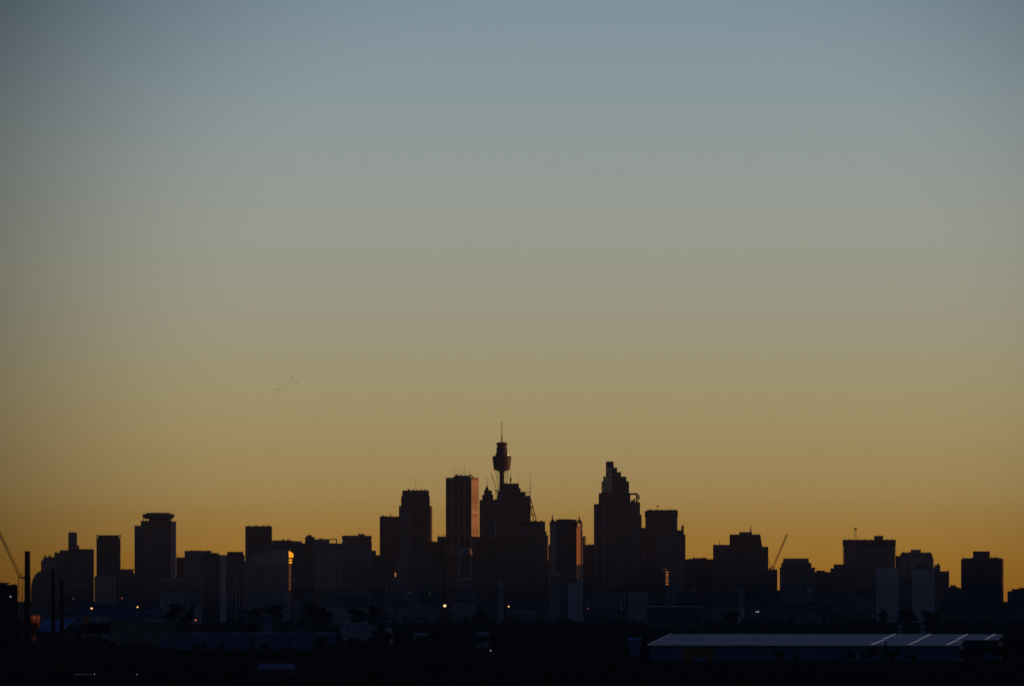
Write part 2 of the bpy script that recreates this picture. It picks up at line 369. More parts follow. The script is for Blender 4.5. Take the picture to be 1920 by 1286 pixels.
b.t('main_block', 298, 346, 1045, m='brown2', dep=30); b.t('upper_storey', 300, 331, 1037, 1045, 'brown', 20, 2); b.t('stair_core', 318, 330, 1034, 1037, 'blank', 8, 4); b.bands(1052, 1092, 9, front=True); b.plant(332, 345, 2, (.8, 2))
b = Bld('low pale terrace of flats with thin bands, right below the disc-topped tower', 7000, 322, 0, cat='building', name='apartment_block')
b.t('main_block', 300, 345, 1083, m='pale', dep=18); b.bands(1089, 1118, 7, front=True, h=1.3); b.t('stair_core', 303, 308, 1080, 1083, 'blank', 7, 4); b.plant(312, 342, 3, (.6, 1.5))
b = Bld('flat-topped office slab with a recessed top band, between disc tower and dark striped block', 7900, 371, 1, cat='building', name='office_block')
b.t('main_block', 346, 396, 1040, m='grey', dep=28); b.t('attic_storey', 346, 396, 1032, 1040, 'blank', 28, .6); b.plant(350, 392, 4, (.6, 1.4)); b.fins(350, 392, 8, 1042, 1100, m='ribs', w=.8, out=.3)
b = Bld('long dark flats with upright light and dark stripes, left of the curved white roof', 7050, 418, 0, cat='building', name='apartment_block')
b.t('main_block', 380, 459, 1040, m='dark', dep=25); b.t('stair_tower', 413, 424, 1041.5, m='slab', dep=10, f=-2); b.t('stair_tower', 441, 446, 1043, m='blank', dep=6, f=-1.2)
b.t('upper_storey', 384, 411, 1037, 1040, 'roofdark', 18, 2); b.t('upper_storey', 426, 456, 1034, 1040, 'roofdark', 18, 2); b.fins(384, 410, 5, 1044, 1140, m='blank', w=1.0); b.fins(428, 456, 5, 1044, 1140, m='ribs', w=.8); b.bands(1048, 1132, 20, 'balcony', 'slablip', .9, .8, 428, 440, True)
b.plant(386, 408, 3, (.6, 1.6))
# ---- the curved roof building with the golden glint
b = Bld('square dark tower with a flat top and aerials, above the curved white roof', 8200, 485, 2)
b.t('shaft', 460, 509, 988, m='brown', dep=34, cr=2); b.t('parapet', 460, 509, 986, 988, 'roofdark', 33, .3, cr=2); b.bands(995, 1040, 11); b.fins(464, 503, 9, 989, 1045, m='blank', w=.6, out=.5)
b.plant(463, 505, 4, (.8, 2)); b.mast(476, 981, 986, .25); b.mast(494, 982, 986, .35); b.mast(499, 980.5, 986, .25)
b = Bld('blue-grey building with a gently arched top behind the curved white roof', 7900, 531, 0, cat='building', name='office_block')
pts = [(b.X(496), 0), (b.X(496), b.Z(1022))] + [(b.X(496 + i * 7), b.Z(1022 - 8 * math.sin(math.pi * (.12 + .5 * i / 10)))) for i in range(11)] + [(b.X(566), 0)]
MB().profile(pts, 0, 30).build('main_block', M['glass'], b.root); b.last = (b.X(497), b.X(566), 0, 30, 0, 0); b.top = b.Z(1014); b.box('roof_plant', 508, 548, 1012.5, 1016, 'roofdark', 8, 22); b.plant(525, 545, 2, (2, 4)); b.bands(1026, 1075, 12, x0=500, x1=562, front=True)
b = Bld('white apartment building with a curved sweeping roof and one golden glowing corner', 7200, 500, 0, cat='building', name='apartment_building')
arc = [(b.X(455), 0), (b.X(455), b.Z(1056))] + [(b.X(455 + 88 * u), b.Z(1056 - 25 * math.sin(math.pi * (.02 + .53 * u)))) for u in [i / 14 for i in range(1, 15)]] + [(b.X(543), 0)]
MB().profile(arc, 0, 28).build('main_block', M['white'], b.root)
rim = [(x, z + .02) for x, z in arc[1:-1]]; MB().profile(rim + [(x, z + 1.3) for x, z in reversed(rim)], -1.6, 29).build('curved_roof', M['slab'], b.root)
b.last = (b.X(455), b.X(543), 0, 28, 0, 0); b.bands(1062, 1130, 19, 'balcony', 'pale', 1.0, 1.0, 462, 535, True); b.fins(466, 532, 9, 1060, 1134, 'balcony_divider', 'blank', .4, 1.1)
b.t('corner_tower', 543, 548, 1040, m='glass', dep=20, f=6)
glint(b, 'corner_glass', 541.5, 550, 1032, 1045, 'gold', -2.2, top_cut=4.0)
glint(b, 'corner_glass', 541.5, 547.5, 1046, 1056, 'gold', -2.2, segs=2)
glint(b, 'corner_glass', 541.5, 545.5, 1057, 1106, 'bronze', -2.2, segs=11)
b = Bld('brown block with a round water tank and open roof frame, right of the golden corner', 7700, 600, 0, cat='building', name='office_block')
b.t('main_block', 566, 632, 1018, m='brown2', dep=28); b.t('roof_plant', 572, 590, 1006, 1018, 'roofdark', 16, 4); b.t('upper_storey', 590, 618, 1010.5, 1018, 'blank', 18, 3)
MB().lathe([(4, b.Z(1007)), (4, b.Z(1003)), (2.5, b.Z(1002.5))], 14, b.X(580), 10).build('water_tank', M['roofdark'], b.root)
b.box('roof_frame', 618, 632, 1009.5, 1011.2, 'roofdark', 3, 5); b.box('roof_frame', 630, 632, 1011.2, 1019, 'roofdark', 3, 5); b.plant(592, 617, 3, (.6, 1.6)); b.bands(1030, 1085, 12, x0=567, x1=586, front=True)
b = Bld('pale-ribbed office slab with tall upright strips, left of the banded white tower', 7500, 614, 0, cat='building', name='office_block')
b.t('main_block', 588, 642, 1021, m='stripe', dep=22); b.fins(592, 640, 9, 1030, 1104, m='ribs', w=1.6, out=.8); b.t('attic_storey', 589, 641, 1018.5, 1021, 'grey', 18, 2)
b = Bld('white tower with fine horizontal bands and notched roof corners, left of the centre', 7300, 669, 0)
b.t('shaft', 641, 697, 1014, m='white', dep=28); b.t('roof_plant', 642.5, 695.5, 1010.8, 1014, 'roofdark', 25, 1.5); b.t('parapet', 641, 697, 1004, 1010.8, 'grey', 28, 0); b.t('lift_house', 671, 684, 1000.5, 1004, 'blank', 12, 6)
b.bands(1018, 1112, 27, h=1.5, out=.3); b.plant(645, 668, 3, (.6, 2)); b.mast(672, 995.5, 1001, .22); b.fins(646, 692, 6, 1015, 1115, m='grey', w=.9, out=.55)
b = Bld('narrow stepped block wedged right of the banded white tower', 7700, 703, 0, cat='building', name='office_block')
b.t('main_block', 690, 705, 1032, m='brown', dep=20); b.t('side_wing', 705, 713, 1040, m='brown2', dep=16, f=2); b.plant(698, 704, 1, (.6, 1.2)); b.bands(1040, 1085, 9, front=True)

# ---- centre-left towers
b = Bld('plain brown tower with one small rooftop mast, left of the tiered tower', 8200, 731, 1)
b.t('shaft', 712, 748, 969, m='brown2', dep=30, cl=2); b.t('parapet', 712, 748, 968, 969, 'roofdark', 28, .8, cl=2); b.fins(716, 745, 8, 970, 1040, m='blank', w=.7); b.mast(732, 959, 968, .5); b.mast(730.5, 962, 968, .3); b.mast(733.5, 963, 968, .3); b.plant(714, 728, 3, (1, 3)); b.bands(978, 1035, 14, h=1.2, out=.2)
b = Bld('tiered brown tower stepping in twice towards a flat crown with a single mast', 8050, 779, 2)
b.t('shaft', 748, 806, 948, m='brown', dep=36); b.t('side_wing', 806, 809.5, 948.5, m='brown2', dep=28, f=3, cr=2); b.t('upper_tier', 752, 805, 930, 948, 'brown', 32, 2); b.t('crown', 754, 803.5, 919, 930, 'brown2', 30, 3)
b.bands(955, 1060, 24, x0=770, x1=804, front=True); b.fins(751, 769, 5, 949, 1040, m='ribs', w=.9); b.fins(756, 770, 4, 931, 948, m='ribs', w=.9); b.last = (0, 0, 2, 33, 0, 0); b.top = b.Z(919)
b.fins(755, 802, 8, 919.5, 930, m='slablip', w=.8, out=1.0); b.mast(779, 892, 919, .35); b.plant(763, 800, 5, (.8, 3)); glint(b, 'corner_glass', 802, 804, 1003, 1019, 'golddim', -.8, segs=4)
b = Bld('lower stepped block with spiky roof aerials, between tiered tower and octagonal tower', 7850, 820, 0, cat='building', name='office_block')
b.t('main_block', 804, 838, 1015, m='brown2', dep=28); b.t('upper_storey', 820, 838, 1006, 1015, 'brown', 18, 3)
for xx, yy in ((822, 1001), (824.5, 1004), (828, 1002), (831, 1003), (834, 1000)): b.mast(xx, yy, 1006, .7)
b.bands(1022, 1080, 13, x0=806, x1=836, front=True); b.plant(806, 818, 2, (.8, 2))
# octagonal tower
b = Bld('tall ribbed octagonal tower with a sunlit orange right face and roof aerials', 7750, 866, 0)
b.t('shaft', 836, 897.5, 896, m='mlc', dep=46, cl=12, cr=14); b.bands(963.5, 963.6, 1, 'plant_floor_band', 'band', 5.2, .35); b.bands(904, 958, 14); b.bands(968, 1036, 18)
b.t('crown', 849, 884, 891.5, 896, 'roofdark', 26, 9, shrink=(3, 3)); b.t('cornice', 836.5, 897, 895, 896.2, 'roofdark', 45, .5, cl=12, cr=14)
b.top = b.Z(896); b.plant(850, 893, 5, (1.5, 3)); b.top = b.Z(891.5); b.plant(856, 882, 5, (.5, 1.6), 5)
for xx, yy in ((852, 871), (862.5, 875), (871.5, 868), (881, 872)): b.mast(xx, yy, 893, .28)
for xx in (856.5, 867.5, 877.5): b.mast(xx, 883, 893, .22)
for xx in (848.5, 860, 871.5, 883): b.fins(xx, xx, 1, 896.5, 1038, 'corner_rib', 'ribs', 1.6, .7)
b = Bld('added dark block standing for the shadow below the sunlit face of the octagonal tower', 7500, 893, 0, cat='building', name='office_block')
b.t('main_block', 884, 930, 1006, m='brown2', dep=14); b.bands(1014, 1080, 14, front=True, h=1.2); b.plant(888, 924, 3, (.5, 1.2))  # block added where the tower foot lies in shadow
b = Bld('pale narrow block with twin round gables and a dark window grid, below octagonal tower', 7350, 872, 0, cat='building', name='office_block')
b.t('main_block', 860, 885, 1040, m='grey', dep=16); b.box('window_wall', 863.5, 882.5, 1041, 1083, 'dark', -.4, .5)
for xx in (866, 879): MB().lathe([(5.2, b.Z(1041)), (5.2, b.Z(1032)), (4.6, b.Z(1030)), (3.2, b.Z(1028.3)), (1, b.Z(1027.5))], 16, b.X(xx), 6).build('round_gable', M['pale'], b.root)
b.fins(863.5, 882.5, 6, 1041, 1083, m='blank', w=.5, out=.7); b.fins(861, 884, 2, 1040, 1125, w=1.8)
b = Bld('low pale block with close horizontal bands under the twin-gabled block', 6900, 870, 0, cat='building', name='apartment_block')
b.t('main_block', 848, 893, 1087, m='pale', dep=20); b.t('upper_storey', 858, 884, 1083, 1087, 'pale', 12, 3); b.bands(1090, 1128, 12, h=1.3, front=True); b.plant(850, 892, 3, (.5, 1.2))
b = Bld('wide grey office block below the tiered tower, with a faint red light', 7600, 770, 0, cat='building', name='office_block')
b.t('main_block', 746, 812, 1044, m='grey', dep=22); b.t('side_wing', 728, 746, 1058, m='brown2', dep=20, f=1); b.t('side_wing', 812, 826, 1066, m='grey', dep=18, f=2); b.fins(750, 760, 3, 1045, 1100, w=.8)
b.box('lit_window', 788.5, 791.5, 1046, 1049.5, 'red', -.4, .3); b.bands(1052, 1100, 11, x0=765, x1=810, front=True); b.plant(750, 808, 4, (.5, 1.6))
b = Bld('pale low block with two upright bays, below the plain brown tower', 6850, 744, 0, cat='building', name='apartment_block')
b.t('main_block', 724, 765, 1086, m='pale', dep=18); b.t('stair_tower', 735, 746, 1081, m='grey', dep=9, f=-1.2); b.bands(1091, 1136, 11, x0=725, x1=734, front=True); b.bands(1091, 1136, 11, x0=747, x1=764, front=True); b.box('lit_window', 740.2, 742.8, 1073, 1080.8, 'lit', 1, 3); b.plant(748, 763, 2, (.5, 1.2))
b = Bld('pale low block with blank walls, between the two-bay block and banded low block', 6800, 806, 0, cat='building', name='apartment_block')
b.t('main_block', 783, 826, 1072, m='grey', dep=18); b.t('side_wing', 768, 783, 1099, m='grey', dep=15, f=1); b.bands(1080, 1132, 13, front=True, x0=786, x1=824); b.plant(786, 822, 3, (.6, 1.8))

# ---- the great observation tower
b = Bld('slender observation tower with a golden turret on a thin shaft, tallest thing in the skyline', 8150, 941, 0, name='observation_tower', cat='tower')
cx, cy, k, Z = 0, 12, b.k, b.Z
MB().lathe([(4.1, 0), (3.9, Z(884)), (3.9, Z(879))], 18, cx, cy).build('shaft', M['brick'], b.root)
MB().lathe([(k * 8, Z(882.5)), (k * 15, Z(879.5)), (k * 15.6, Z(876)), (k * 17.6, Z(858)), (k * 18, Z(855.5)), (k * 17, Z(855)), (k * 11.5, Z(853.5)), (k * 11.5, Z(851.5))], 40, cx, cy).build('turret', M['roofdark'], b.root)
for y_, r_ in ((873, 16.1), (867.5, 16.8), (862, 17.4)): MB().lathe([(k * r_, Z(y_)), (k * (r_ + .22), Z(y_ - 2.2))], 40, cx, cy).build('turret_window_band', M['band'], b.root)
MB().lathe([(k * 12, Z(853)), (k * 12, Z(850.5)), (k * 10, Z(848)), (k * 10, Z(838)), (k * 8.3, Z(837)), (k * 8.3, Z(834.8))], 32, cx, cy).build('upper_turret', M['roofdark'], b.root)
MB().lathe([(k * 8.5, Z(835)), (k * 10.2, Z(834.5)), (k * 10.4, Z(830.5)), (k * 9, Z(829)), (k * 3, Z(828.3))], 32, cx, cy).build('turret_cap', M['roofdark'], b.root)
MB().lathe([(1.25, Z(829.5)), (1.05, Z(817)), (.6, Z(816.5)), (.5, Z(794)), (.85, Z(793.8)), (.8, Z(792.5)), (.15, Z(791.5)), (.12, Z(788))], 10, cx, cy).build('spire', M['metal'], b.root)
for i in range(24):
    a = 2 * math.pi * i / 24; a2 = a + .55
    MB().bar((cx + 11.5 * math.cos(a), cy + 11.5 * math.sin(a), Z(881)), (cx + 5.2 * math.cos(a2), cy + 5.2 * math.sin(a2), Z(928)), .13, n=4).build('stay_cable', M['metal'], b.root)
MB().lathe([(k * 6.5, Z(885.2)), (k * 7.2, Z(884.4)), (k * 7.2, Z(883.6))], 24, cx, cy).build('cable_ring', M['metal'], b.root)
MB().lathe([(1.0, Z(853.3)), (1.0, Z(851.3)), (.4, Z(850.7))], 10, b.X(952.6), cy - 3).build('beacon', M['lamp_y'], b.root)
b = Bld('slender tower with a stepped pointed top, between octagonal and observation towers', 8250, 912, 0)
b.t('shaft', 899, 940, 937, m='brown', dep=30); b.t('upper_tier', 904, 925, 927, 937, 'brown2', 22, 4); b.t('upper_tier', 907.5, 922.5, 919, 927, 'brown2', 17, 6); b.t('crown', 909, 917, 914, 919, 'roofdark', 10, 8, shrink=(1.5, 1.5))
b.t('crown', 911, 915, 911, 914, 'roofdark', 6, 10, shrink=(1, 1)); b.mast(913, 893, 912, .45); b.last = (b.X(899), b.X(940), 0, 30, 0, 0); b.bands(943, 1000, 14, x0=901, x1=922, front=True); b.fins(902, 936, 8, 938, 1005, m='blank', w=.7); b.top = b.Z(937); b.plant(926, 938, 3, (.8, 2.5))
b = Bld('stepped bulky tower with masts and a slanted strut, just right of the observation shaft', 8000, 962, 0)
b.t('shaft', 932, 995, 929, m='brown', dep=38); b.t('upper_tier', 933, 985.5, 921.5, 929, 'brown2', 32, 3); b.t('upper_tier', 939, 976, 914.5, 921.5, 'brown', 28, 5); b.t('crown', 944, 973, 906, 914.5, 'brown2', 24, 7)
b.top = b.Z(906); b.plant(946, 970, 3, (.5, 1.5)); b.mast(957.5, 880, 906, .5); MB().lathe([(1.4, Z(906.2)), (1.4, Z(900)), (.5, Z(898))], 10, b.X(957.5), 19).build('mast_base', M['roofdark'], b.root)
b.mast(971, 885, 906, .22); b.mast(994, 886, 929, .5, 4); b.box('roof_beam', 976, 994, 922.2, 923.4, 'metal', 5, 6); b.box('roof_beam', 974, 979, 917, 918, 'metal', 8, 9)
b.last = (b.X(932), b.X(995), 0, 38, 0, 0); b.bands(934, 974, 11, x0=936, x1=993, front=True); b.fins(938, 992, 10, 930, 978, m='blank', w=.6, out=.6)
for p, q in (((995, 935), (1006, 977)), ((995, 950), (1001, 977)), ((995, 962), (1003.5, 966)), ((995, 948), (999, 951))):
    MB().bar((b.X(p[0]), 5, b.Z(p[1])), (b.X(q[0]), 5, b.Z(q[1])), .8, n=5).build('strut', M['metal'], b.root)
b = Bld('massive dark tower with rounded stepped right shoulder in front of the observation tower', 7700, 980, 0)
b.t('shaft', 934, 1022, 979, m='dark', dep=40); b.t('parapet', 963, 1022, 977, 979, 'roofdark', 36, 1); b.t('side_wing', 1022, 1025, 996, m='dark', dep=34, f=2); b.t('side_wing', 1025, 1028.5, 1003, m='dark', dep=30, f=4, cr=1.5); b.t('side_wing', 931, 934, 986, m='brown2', dep=28, f=2)
b.last = (b.X(934), b.X(1022), 0, 40, 0, 0); b.top = b.Z(977); b.plant(966, 1018, 6, (.6, 2)); b.bands(986, 1110, 32, 'floor_band', 'blank', .8, .2); b.box('roof_frame', 1013, 1020, 981, 985, 'slablip', -.4, .4)
b.bands(1000, 1060, 16, 'balcony', 'slablip', .9, .9, 1018, 1022.6, True); b.fins(938, 1016, 12, 982, 1120, m='blank', w=.45, out=.45)
b = Bld('slim office block with two pale upright strips, left foot of the massive dark tower', 7600, 925, 0, cat='building', name='office_block')
b.t('main_block', 915, 934, 975, m='brown', dep=18); b.t('stair_tower', 917, 921, 977, m='blank', dep=4, f=-.8); b.t('stair_tower', 926.5, 930, 977, m='ribs', dep=4, f=-.8); b.plant(917, 932, 2, (.5, 1.5)); b.bands(985, 1080, 22, x0=921.5, x1=926, front=True)
b = Bld('thin pale building like a little tower at the foot of the massive dark tower', 6800, 938, 0, cat='building', name='apartment_block')
b.t('main_block', 932, 944, 1096, m='white', dep=12); b.t('upper_storey', 935, 943, 1090, 1096, 'pale', 8, 1.5); b.t('lift_house', 938, 942, 1087, 1090, 'blank', 4, 2); b.bands(1101, 1134, 10, 'balcony', 'pale', .9, .9)
# ---- twin corner tower building
b = Bld('dark building flanked by two pale corner turrets, its right turret lit golden', 7550, 1061, 3, name='twin_turret_building', cat='building')
b.t('main_block', 1041, 1081, 977, m='glass', dep=30, f=1.5); b.t('attic_storey', 1042, 1080, 973.5, 977, 'roofdark', 24, 3); b.box('roof_beam', 1047, 1070, 972.8, 973.6, 'roofdark', 6, 10)
b.t('corner_turret', 1031, 1042, 990, m='pale', dep=10, f=0); b.t('turret_head', 1030.5, 1042.5, 978, 990, 'blank', 10, -.3); b.t('turret_roof', 1031.5, 1041, 974, 978, 'roofdark', 8, .5, shrink=(3, 3)); b.mast(1035.5, 964, 975, 1.3)
b.t('corner_turret', 1081, 1088, 990, m='pale', dep=10, f=-.5, cr=0); b.t('turret_flank', 1088, 1092, 991, m='ribs', dep=11, f=0)
b.t('turret_head', 1080.5, 1092, 978, 990, 'blank', 11, -.8, cr=4); b.t('turret_roof', 1082, 1091, 974, 978, 'roofdark', 8, .5, shrink=(3, 3)); b.mast(1086, 967, 975, 1.4)
glint(b, 'turret_face', 1081.5, 1090.5, 989, 1085, 'sunlit_orange', -9, 1); glint(b, 'gilded_clock', 1083, 1088, 981, 988, 'golddim', -6, 1)
b.last = (b.X(1041), b.X(1081), 1.5, 31, 0, 0); b.bands(985, 1070, 20, front=True); b.fins(1046, 1077, 8, 980, 1080, m='blank', w=.5)
b = Bld('blank pale slab standing at the foot of the golden turret', 7000, 1079, 0, cat='building', name='blank_slab_building')
b.t('main_block', 1065, 1093, 1093, m='slab', dep=14); b.t('roof_plant', 1070, 1082, 1090.5, 1093, 'roofdark', 7, 3); b.fins(1074, 1085, 2, 1093.5, 1138, 'panel_joint', 'blank', .35, .12); b.plant(1083, 1092, 1, (.4, 1))
b = Bld('small pale block below the left corner turret of the twin-turret building', 7000, 1042, 0, cat='building', name='apartment_block')
b.t('main_block', 1032, 1051, 1077, m='pale', dep=14); b.bands(1083, 1130, 12, front=True); b.plant(1034, 1050, 2, (.5, 1.2))
b = Bld('narrow dark block with a tiny open roof frame, right of the golden turret', 8000, 1102, 0, cat='building', name='office_block')
b.t('main_block', 1090, 1114, 1021, m='brown2', dep=24); b.t('upper_storey', 1090, 1097, 1006.5, 1021, 'brown2', 10, 4); b.box('roof_frame', 1090, 1099, 1005, 1006.5, 'roofdark', 4, 6); b.box('roof_frame', 1098, 1099, 1006.5, 1021, 'roofdark', 4, 6); b.plant(1101, 1112, 2, (.5, 1.2)); b.bands(1030, 1085, 12, front=True)

b = Bld('dark sliver of a block seen in the slot left of the twin-turret building', 8350, 1027, 0, cat='building', name='office_block')
b.t('main_block', 1016, 1038, 1021, m='brown2', dep=20); b.bands(1030, 1080, 12, front=True); b.plant(1029, 1034, 1, (.4, .9))
# ---- the stepped pyramid tower behind the open-framed tower
b = Bld('tower rising in zigzag steps to a narrow peak, behind the open-framed dark tower', 8300, 1154, 0)
b.t('shaft', 1128, 1179.5, 902, m='brown', dep=40); b.t('step', 1131, 1174.5, 893, 902, 'brown', 34, 3); b.t('step', 1136, 1164.5, 884.5, 893, 'brown', 28, 5); b.t('step', 1136, 1157, 876, 884.5, 'brown', 22, 7); b.t('step', 1136, 1150.5, 864.5, 876, 'brown', 16, 9)
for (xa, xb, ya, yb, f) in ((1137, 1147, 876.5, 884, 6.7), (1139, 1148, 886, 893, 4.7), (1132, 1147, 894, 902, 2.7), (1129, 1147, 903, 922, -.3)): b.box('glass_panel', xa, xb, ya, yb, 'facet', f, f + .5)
b.last = (0, 0, 0, 40, 0, 0); b.fins(1130, 1178, 13, 903, 925, m='blank', w=.5, out=.5); b.bands(906, 922, 5, x0=1148, x1=1178, front=True)
b = Bld('broad dark tower with an open roof frame on its right, tallest on the right side', 7900, 1160, 0)
b.t('shaft', 1131, 1200, 941, m='dark', dep=40); b.t('attic_storey', 1131, 1180, 931, 941, 'brown2', 34, 2); b.t('side_wing', 1122.5, 1131, 924.5, m='brown2', dep=30, f=3); b.t('side_wing', 1113.5, 1122.5, 944.5, m='brown', dep=28, f=2); b.t('side_wing', 1200, 1203, 964.5, m='dark', dep=30, f=3)
b.box('roof_frame', 1122.6, 1196, 924, 927.5, 'brown2', 1, 4); b.box('frame_post', 1192.5, 1196, 927.5, 941, 'brown2', 1, 4); b.box('frame_post', 1179, 1182, 927.5, 941, 'brown2', 1, 4); b.box('frame_post', 1131, 1136, 927.5, 941, 'brown2', .5, 4); b.box('frame_post', 1196.8, 1199.4, 927, 936, 'metal', 10, 10.5)
b.box('roof_unit', 1183, 1190, 937, 941, 'roofdark', 10, 18); b.box('roof_unit', 1188, 1191, 934, 941, 'roofdark', 12, 16)
b.last = (b.X(1131), b.X(1200), 0, 40, 0, 0); b.bands(947, 1100, 38, 'floor_band', 'blank', .9, .25); b.box('glass_panel', 1114.5, 1121.5, 955, 977, 'glass', 1.4, 2.2); b.fins(1131.5, 1131.5, 1, 941, 1120, m='blank', w=2.2)
b.fins(1135, 1197, 12, 942, 1110, m='blank', w=.45, out=.4); b.t('corner_rib', 1114, 1116.5, 945.5, m='blank', dep=3, f=.8)
b = Bld('flat-topped brown tower with roof aerials, right of the open-framed dark tower', 8200, 1240, 0)
b.t('shaft', 1210, 1270, 969, m='brown2', dep=36); b.t('crown', 1209, 1271, 958, 969, 'brown2', 38, -1); b.t('parapet', 1212, 1270, 955.8, 958, 'roofdark', 30, 2); b.plant(1214, 1268, 5, (.5, 1.8)); b.mast(1232, 947, 956, .3); b.mast(1234.5, 948, 956, .3); b.mast(1249, 949, 956, .25)
b.box('dish_antenna', 1230.5, 1235.5, 947.5, 949.5, 'roofdark', 18, 19); b.mast(1259, 950, 956, .2); b.t('side_wing', 1202, 1210, 989, m='brown', dep=26, f=4); b.last = (b.X(1210), b.X(1270), 0, 36, 0, 0); b.bands(975, 1010, 9, front=True, h=1.3); b.fins(1214, 1266, 10, 970, 1015, m='blank', w=.7)
b = Bld('grey tower with a slim rooftop mast at its right corner, before the flat-topped brown tower', 7850, 1256, 0)
b.t('shaft', 1230, 1282, 1007, m='grey', dep=32); b.t('upper_tier', 1256, 1279, 993.5, 1007, 'brown2', 24, 3); b.t('lift_house', 1277.5, 1282, 985, 1007, 'roofdark', 10, 6); b.t('side_wing', 1282, 1285.2, 1001.5, m='brown2', dep=24, f=2); b.mast(1282, 970, 987, .22, 9)
b.last = (b.X(1230), b.X(1282), 0, 32, 0, 0); b.bands(1014, 1070, 14, x0=1232, x1=1280, front=True); b.fins(1236, 1278, 7, 1008, 1090, m='slablip', w=.9); b.top = b.Z(1007); b.plant(1233, 1254, 2, (.6, 1.6))
b = Bld('dark block with a ladder of golden lit balconies on its corner, below the grey tower', 7450, 1235, 0, cat='building', name='apartment_block')
b.t('main_block', 1206, 1248, 1062, m='dark', dep=24); b.t('side_wing', 1248, 1262, 1072, m='grey', dep=18, f=6); b.bands(1070, 1110, 10, x0=1208, x1=1246, front=True); glint(b, 'golden_balcony', 1248, 1254.5, 1069, 1096, 'golddim', -1, segs=6, gap=.5); glint(b, 'golden_balcony', 1244, 1249, 1066, 1068.5, 'golddim', -1); b.plant(1210, 1245, 4, (.5, 2))
b = Bld('long flat dark block with roof vents, left of the tall squared tower on the right', 8100, 1312, 0, cat='building', name='office_block')
b.t('main_block', 1283, 1338, 1048, m='brown2', dep=28); b.t('upper_storey', 1298, 1326, 1046, 1048, 'roofdark', 20, 3); b.plant(1287, 1335, 6, (.5, 1.6)); b.bands(1056, 1100, 10, front=True)
b = Bld('low pale striped block left of the golden balconies, beneath the open-framed tower', 6850, 1197, 0, cat='building', name='apartment_block')
b.t('main_block', 1178, 1216, 1110, m='pale', dep=16); b.bands(1112, 1136, 6, 'balcony', 'slab', 1.0, .9, front=True); b.plant(1182, 1214, 3, (.5, 1.3))
b = Bld('low grey office row at the foot of the open-framed tower', 6900, 1140, 0, cat='building', name='office_block')
b.t('main_block', 1096, 1176, 1112, m='glass', dep=20); b.t('upper_storey', 1120, 1150, 1108, 1112, 'roofdark', 12, 3); b.fins(1100, 1172, 11, 1113, 1140, m='ribs', w=.8); b.plant(1098, 1172, 5, (.5, 1.4))

# ---- right cluster
b = Bld('broad brown tower of three stepped volumes with one side sloping inwards, left of right-hand crane', 8000, 1390, 0)
b.t('shaft', 1368, 1429, 1023.5, m='brown2', dep=34); b.t('upper_tier', 1368, 1429, 1001.5, 1023.5, 'brown2', 32, .4, shrink=(0, 3.5)); b.t('crown', 1386, 1410, 997, 1001.5, 'roofdark', 18, 4); b.t('side_wing', 1337, 1368, 1021, m='brown', dep=28, f=2); b.t('side_wing', 1429, 1440.5, 1024.5, m='brown', dep=26, f=2)
b.mast(1408, 984, 998, .9, 12); b.mast(1406.5, 988, 998, .3, 12); b.mast(1349, 1011, 1021, .5, 12); b.plant(1340, 1365, 3, (.4, 1.0)); b.last = (b.X(1368), b.X(1429), 0, 34, 0, 0); b.bands(1030, 1095, 16, x0=1370, x1=1427, front=True); b.bands(1006, 1020, 4, x0=1370, x1=1423, front=True)
b.fins(1372, 1424, 9, 1026, 1100, m='blank', w=.6)
b = Bld('small dark block under the right-hand crane with a glowing right corner', 7700, 1449, 0, cat='building', name='office_block')
b.t('main_block', 1438, 1457.5, 1068, m='brown2', dep=18); b.t('parapet', 1441, 1457, 1066.8, 1068, 'roofdark', 14, 1); glint(b, 'corner_glass', 1457.5, 1461, 1068, 1091, 'golddim', -1, segs=7); b.bands(1075, 1100, 6, front=True)
b = Bld('stepped block with a cut-in flat top and a pale round disc on its front', 7600, 1496, 0, cat='building', name='apartment_building')
b.t('main_block', 1462, 1528, 1064, m='grey', dep=30); b.t('upper_storey', 1464.5, 1521.5, 1055, 1064, 'brown', 26, 2); b.t('crown', 1467.5, 1517, 1046.5, 1055, 'blank', 22, 4, shrink=(1.2, 1.2)); b.box('roof_edge', 1459.5, 1530.5, 1063.6, 1064.6, 'roofdark', -1.2, 30)
MB().bar((b.X(1517), -1.3, b.Z(1105)), (b.X(1517), .3, b.Z(1105)), 3.4, n=24).build('round_disc', M['slab'], b.root); b.last = (b.X(1462), b.X(1528), 0, 30, 0, 0); b.bands(1070, 1125, 14, x0=1465, x1=1510, front=True); b.fins(1470, 1526, 8, 1066, 1130, m='slablip', w=.9); b.plant(1470, 1515, 3, (.3, .8))
b = Bld('low stepped block between the disc-fronted block and the widest right-hand tower', 7900, 1542, 0, cat='building', name='office_block')
b.t('main_block', 1526, 1558, 1072, m='brown', dep=24); b.t('upper_storey', 1530, 1547, 1069.5, 1072, 'roofdark', 14, 3); b.bands(1080, 1115, 8, front=True); b.plant(1530, 1556, 3, (.4, 1.2))
b = Bld('stepped brown block leaning against the left side of the widest right-hand tower', 7750, 1568, 0, cat='building', name='apartment_block')
b.t('main_block', 1552, 1603, 1077, m='brown', dep=24); b.t('upper_storey', 1557, 1600, 1065, 1077, 'brown2', 20, 2); b.t('upper_storey', 1563, 1596, 1057.5, 1065, 'brown', 16, 4); b.bands(1082, 1120, 10, front=True); b.fins(1556, 1600, 9, 1078, 1130, m='ribs', w=.6)
b = Bld('widest right-hand tower, flat-topped with ragged balcony edges and a lattice aerial', 7950, 1629, 0)
b.t('shaft', 1582, 1678, 1024, m='brown2', dep=36); b.t('crown', 1580, 1679.5, 1011.5, 1024, 'brown2', 38, -1); b.t('lift_house', 1639, 1656, 1004, 1011.5, 'roofdark', 16, 8)
